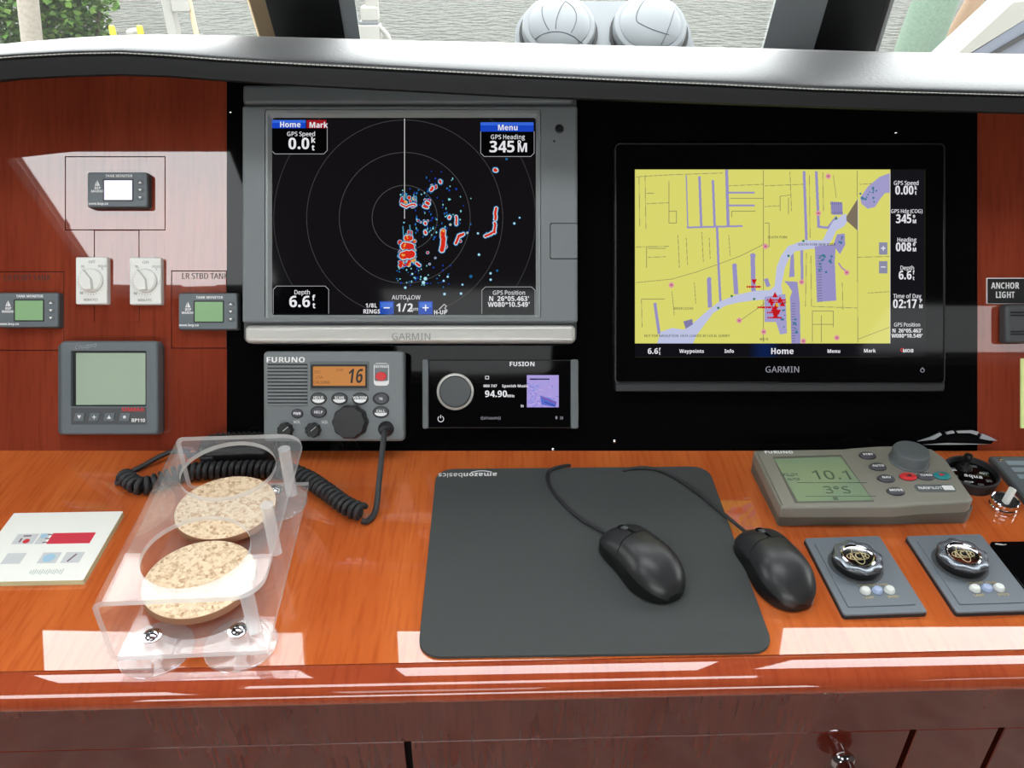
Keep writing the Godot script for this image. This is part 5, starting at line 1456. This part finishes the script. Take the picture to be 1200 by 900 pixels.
func autopilot() -> void:
	var t := lying("autopilot_controller", "grey wedge autopilot controller with green screen and large round dial on the desk", "controller", 0.37672, 0.10779)
	var dq := func(a: Array) -> Array:
		return a
	var top := soften([Vector2(-0.0999, 0.0673), Vector2(0.0033, 0.0700), Vector2(0.0133, 0.0720), Vector2(0.0471, 0.0758), Vector2(0.0750, 0.0764), Vector2(0.1058, 0.0702), Vector2(0.1130, 0.0511), Vector2(0.1107, -0.0203), Vector2(0.1035, -0.0259), Vector2(0.0519, -0.0294), Vector2(0.0234, -0.0336), Vector2(-0.0968, -0.0343)], 0.004)
	var low := soften([Vector2(-0.0987, 0.0691), Vector2(0.0049, 0.0741), Vector2(0.0805, 0.0791), Vector2(0.1162, 0.0741), Vector2(0.1173, -0.0153), Vector2(0.1072, -0.0251), Vector2(-0.0933, -0.0293)], 0.005)
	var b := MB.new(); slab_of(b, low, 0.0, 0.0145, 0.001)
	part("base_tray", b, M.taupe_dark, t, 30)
	b = MB.new(); slab_of(b, PackedVector2Array(Array(shrink(low, 0.0015, 0)).map(func(a): return Vector2(a.x, a.y))), 0.014, 0.0165, 0.0002)
	part("joint", b, M.black, t)
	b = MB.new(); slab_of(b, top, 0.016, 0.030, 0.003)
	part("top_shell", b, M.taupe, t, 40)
	b = MB.new()
	b.prism(PackedVector2Array([Vector2(-0.0816, 0.0536), Vector2(-0.0029, 0.0577), Vector2(0.0036, -0.0259), Vector2(-0.0803, -0.0280)]), 0.0285, 0.0303)
	part("screen_recess", b, M.taupe_dark, t)
	b = MB.new()
	b.prism(PackedVector2Array([Vector2(-0.0812, 0.0495), Vector2(-0.0048, 0.0536), Vector2(0.0026, -0.0238), Vector2(-0.0766, -0.0259)]), 0.0290, 0.0305)
	var sc := part("screen", b, M.lcd_olive, t)
	words(sc, "readout", M.segment, [["10.1", -0.02569, 0.01957, 0.021, 0.0305, false, 0.0, 1.15], ["3°S", -0.02887, -0.00661, 0.0165, 0.0305, false, 0.0, 1.15], ["PILOT", -0.07155, 0.01957, 0.0065, 0.0305], ["AUTO", -0.07003, 0.01196, 0.0055, 0.0305]])
	b = MB.new()
	b.box(Vector3(-0.03019, 0.00594, 0.0306), Vector3(0.075, 0.0007, 0.0002))
	b.box(Vector3(-0.02889, -0.01743, 0.0306), Vector3(0.075, 0.0005, 0.0002))
	b.box(Vector3(-0.0355, -0.02099, 0.0306), Vector3(0.005, 0.005, 0.0002))
	part("bar_graph", b, M.segment, sc)
	for i in 7:
		var p: Array = [[0.02626, 0.05523, "STBY"], [0.0298, 0.03387, "AUTO"], [0.03092, 0.01271, "NAV"], [0.03252, -0.00952, "MODE"], [0.05619, 0.01605, "◀"], [0.07551, 0.01651, "TURN"], [0.09372, 0.01758, "▶"]][i]
		b = MB.new(); b.lathe([[1.0, 0.0295], [1.0, 0.0302]], 28, p[0], p[1], 0.0098, 0.0068)
		var rim := part("button_rim", b, M.black, t)
		var bt := key(t, p[0], p[1], 0.0182, 0.0124, 0.030, 0.0026, M.red if i == 4 else M.teal if i == 6 else M.button_dark)
		if i == 4 or i == 6:
			b = MB.new(); b.prism(PackedVector2Array([Vector2(p[0] - 0.003 * (i - 5), p[1] + 0.0026), Vector2(p[0] - 0.003 * (i - 5), p[1] - 0.0026), Vector2(p[0] + 0.0035 * (i - 5), p[1])]), 0.0325, 0.0328)
			part("arrow", b, M.red if i == 6 else M.print_dark, bt)
		else:
			words(bt, "legend", M.print_white, [[p[2], p[0], p[1], 0.0050, 0.0326, true]])
	b = MB.new(); b.lathe([[0.0215, 0.0295], [0.0215, 0.0312], [0.0202, 0.0318], [0.0198, 0.0428], [0.0188, 0.0446], [0.0168, 0.0453], [0.0, 0.0456]], 48, 0.06898, 0.04589)
	part("course_dial", b, M.mid_grey, t)
	b = MB.new()
	b.slab(0.07754, -0.00339, 0.043, 0.0125, 0.0045, 0.0295, 0.0307, 0.0004)
	var pl := part("badge", b, M.mid_grey, t)
	b = MB.new(); b.slab(0.09134, -0.00324, 0.0115, 0.0075, 0.0008, 0.0305, 0.0310, 0.0001)
	part("badge_panel", b, M.print_white, pl)
	words(pl, "lettering", M.print_white, [["NAV", 0.06517, -0.00339, 0.0062, 0.0307, true], ["PILOT", 0.07708, -0.00339, 0.0056, 0.0307, false]])
	words(t, "brand_lettering", M.print_white, [["FURUNO", -0.07227, 0.06282, 0.0070, 0.0300, true, 0.0, 1.15]])

func right_desk_items() -> void:
	# searchlight control plates
	for i in 2:
		var t := lying("searchlight_plate", ["grey control plate with chrome-rimmed round joystick, next to the right mouse", "grey control plate with chrome-rimmed round joystick, right one below the chrome key ring"][i], "control panel", [0.3447, 0.4510][i], [0.2135, 0.2105][i], deg_to_rad([2.7, 2.2][i]), "searchlight control plates")
		var b := MB.new(); b.slab(0, 0, 0.080, 0.1065, 0.003, 0.0, 0.0045, 0.0012)
		part("backplate", b, M.rubber, t)
		b = MB.new(); b.slab(0, 0, 0.0795, 0.106, 0.003, 0.0035, 0.0056, 0.0010)
		part("plate", b, M.plate_grey, t)
		b = MB.new(); b.slab(0.0, 0.0, 0.0650, 0.088, 0.0015, 0.005, 0.0066, 0.0004)
		var ins := part("inner_plate", b, M.plate_grey, t)
		var kx := -0.0035 if i == 0 else -0.005; var ky := 0.010
		b = MB.new(); b.lathe([[0.0265, 0.006], [0.026, 0.0072], [0.0235, 0.0074]], 44, kx, ky)
		part("well_rim", b, M.dark_grey, t)
		b = MB.new(); b.lathe([[0.0215, 0.0066], [0.0235, 0.011], [0.0238, 0.0158], [0.0225, 0.0166]], 44, kx, ky)
		var st := part("joystick_base", b, M.black, t)
		b = MB.new(); b.lathe([[0.0236, 0.0150], [0.0244, 0.0168], [0.0238, 0.0186], [0.0210, 0.0196], [0.0172, 0.0192], [0.0160, 0.0178]], 96, kx, ky, 1, 1, 8, 0.10)
		part("fluted_rim", b, mat(0.50, 0.52, 0.55, 0.25, 0.5, 0.75), st, 30)
		b = MB.new(); b.lathe([[0.0165, 0.017], [0.0165, 0.0194], [0.0150, 0.0198], [0.0132, 0.0186]], 40, kx, ky)
		part("chrome_ring", b, M.chrome, st)
		b = MB.new(); b.lathe([[0.0135, 0.017], [0.0135, 0.0184], [0.0, 0.0186]], 36, kx, ky)
		var cap := part("emblem_disc", b, mat(0.36, 0.34, 0.31, 0.45), st)
		words(st, "emblem", M.gold, [["ACR", kx, ky, 0.0105, 0.0186, false, 0.0, 1.0]])
		b = MB.new()
		for e in [[0.0110, 0.0050], [0.0050, 0.0110]]:
			var el := PackedVector3Array()
			for k in 28: el.append(Vector3(kx + e[0] * cos(TAU * k / 28), ky + e[1] * sin(TAU * k / 28), 0.0187))
			b.tube(el, 0.00035, 4, true)
		part("orbit_lines", b, M.gold, st)
		for k in 3:
			b = MB.new(); b.lathe([[0.0052, 0.006], [0.0050, 0.0086], [0.0036, 0.0104], [0.0, 0.0110]], 24, -0.0085 + 0.0118 * k, -0.0255)
			part("push_button", b, M.lamp_blue if k == 1 else M.lamp_white, t)
		words(ins, "lettering", M.gold, [["CONTROL PANEL", 0.003, -0.0175, 0.0036, 0.0066], ["LAMP", -0.0085, -0.0335, 0.0034, 0.0066], ["SPEED", 0.015, -0.0335, 0.0034, 0.0066]])
	# round black gauge-like joystick
	var t := lying("round_joystick", "round black cupped controller with small ball-topped lever, right of the autopilot", "controller", 0.5225, 0.0595, -0.15)
	var b := MB.new(); b.lathe([[0.0275, 0.0], [0.0290, 0.006], [0.0300, 0.0135], [0.0290, 0.0148], [0.0272, 0.0142], [0.0262, 0.0075]], 56)
	part("cup", b, M.rubber, t)
	b = MB.new(); b.lathe([[0.0265, 0.004], [0.0262, 0.0085], [0.012, 0.0092], [0.0, 0.0092]], 48)
	var fc := part("face", b, M.black_gloss, t)
	words(fc, "lettering", M.print_white, [["aqua", 0.002, -0.0025, 0.0085, 0.0092, true, -0.1], ["IN", -0.016, 0.006, 0.0045, 0.0092, true, 0.3], ["OUT", 0.015, 0.004, 0.0042, 0.0092, true, -0.2], ["ON", 0.017, -0.010, 0.0038, 0.0092, true], ["STOP", -0.006, -0.015, 0.0038, 0.0092, true]])
	b = MB.new()
	for k in 8:
		var a := TAU * k / 8 + 0.3
		b.box(Vector3(0.019 * cos(a), 0.019 * sin(a), 0.0092), Vector3(0.006, 0.0035, 0.0006))
	part("print_blocks", b, M.mid_grey, fc)
	b = MB.new(); b.lathe([[0.0085, 0.0088], [0.0075, 0.0125], [0.0040, 0.0140], [0.0028, 0.019], [0.0045, 0.0215], [0.0052, 0.025], [0.0040, 0.0282], [0.0, 0.0295]], 28, -0.003, 0.012)
	part("lever", b, M.black, t)
	# chrome ring switch
	t = lying("toggle_switch", "small chrome-ringed switch with slanted white toggle lever", "switch", 0.5378, 0.1070)
	b = MB.new(); b.lathe([[0.0142, 0.0], [0.0148, 0.0018], [0.0146, 0.0042], [0.0136, 0.0052], [0.0144, 0.0064], [0.0144, 0.0112], [0.0136, 0.0120], [0.0126, 0.0112], [0.0122, 0.006]], 44)
	part("ring", b, M.chrome, t)
	b = MB.new(); b.lathe([[0.0126, 0.002], [0.0124, 0.0070], [0.0, 0.0072]], 32)
	part("well", b, M.rubber, t)
	b = MB.new(); b.box(Vector3(0, 0, 0.010), Vector3(0.0050, 0.008, 0.0190), 0.0012)
	b.shift(0, Transform3D(Basis(Vector3(0, 1, 0), 0.35) * Basis(Vector3(1, 0, 0), -0.25), Vector3(0.0005, 0, 0.0055)))
	part("lever", b, M.white, t)
	# grey panel and black glass plate running out of the picture
	t = lying("grey_keypad", "flat grey panel with pale label strips at the right edge, beyond the round joystick", "control panel", 0.6275, 0.0655)
	b = MB.new(); b.slab(0, 0, 0.128, 0.092, 0.003, 0.0, 0.006, 0.0012)
	part("plate", b, M.dark_grey, t)
	b = MB.new(); b.slab(0, 0, 0.122, 0.086, 0.002, 0.005, 0.0068, 0.0005)
	part("face", b, M.slate, t)
	for k in 3:
		b = MB.new(); b.slab(-0.008, 0.031 - 0.013 * k, 0.085, 0.0075, 0.001, 0.0060, 0.0076, 0.0004)
		part("label_strip", b, mat(0.56, 0.62, 0.66, 0.4), t)
	b = MB.new(); b.lathe([[0.0028, 0.006], [0.0024, 0.0082], [0.0, 0.0086]], 14, -0.055, 0.036)
	part("screw", b, M.chrome, t)
	t = lying("black_glass_plate", "glossy black flat plate at the right edge beside the second joystick plate", "control panel", 0.5470, 0.2060, 0.015)
	b = MB.new(); b.slab(0, 0, 0.108, 0.081, 0.004, 0.0, 0.0045, 0.001)
	part("plate", b, M.black_gloss, t)
	b = MB.new(); b.bar(Vector3(-0.050, 0.0360, 0.0046), Vector3(-0.043, 0.0345, 0.0046), 0.0022, 0.0003); b.bar(Vector3(-0.043, 0.0345, 0.0046), Vector3(-0.039, 0.0352, 0.0046), 0.0012, 0.0003)
	part("white_mark", b, M.print_white, t)
	# crumpled dark strip against the foot of the panel
	t = mounted("glossy_strip", "low arched strip of glossy black and clear plastic at the panel foot", "plastic strip", 0.5376, 0.0062)
	b = MB.new()
	b.prism(PackedVector2Array([Vector2(-0.04778, 0.00293), Vector2(-0.03548, 0.00857), Vector2(-0.02216, 0.01420), Vector2(-0.00679, 0.01677), Vector2(0.01063, 0.01728), Vector2(0.02395, 0.01369), Vector2(0.03933, 0.00652), Vector2(0.03625, 0.00242)]), 0.0, 0.008)
	part("core", b, M.plastic_black, t)
	for e in [[Vector2(-0.05232, 0.00570), Vector2(-0.03699, 0.01081), Vector2(-0.02575, 0.01592), Vector2(-0.02371, 0.01336), Vector2(-0.03291, 0.00774)], [Vector2(-0.01860, 0.01694), Vector2(-0.01043, 0.01847), Vector2(-0.00839, 0.01541), Vector2(-0.01758, 0.01387)], [Vector2(-0.00532, 0.01817), Vector2(0.01205, 0.01898), Vector2(0.02022, 0.01694), Vector2(0.01818, 0.01285), Vector2(0.01000, 0.01541), Vector2(-0.00430, 0.01541)], [Vector2(0.02430, 0.01490), Vector2(0.03452, 0.01081), Vector2(0.04269, 0.00621), Vector2(0.03248, 0.00672), Vector2(0.02226, 0.00877)]]:
		b = MB.new(); b.prism(PackedVector2Array(e), 0.006, 0.010)
		part("clear_fold", b, M.plastic_shine, t)
	b = MB.new(); b.prism(PackedVector2Array([Vector2(-0.04721, 0.00161), Vector2(-0.01656, 0.00366), Vector2(0.03452, 0.00213), Vector2(-0.01656, 0.00141)]), 0.006, 0.010)
	part("clear_edge", b, M.plastic_shine, t)
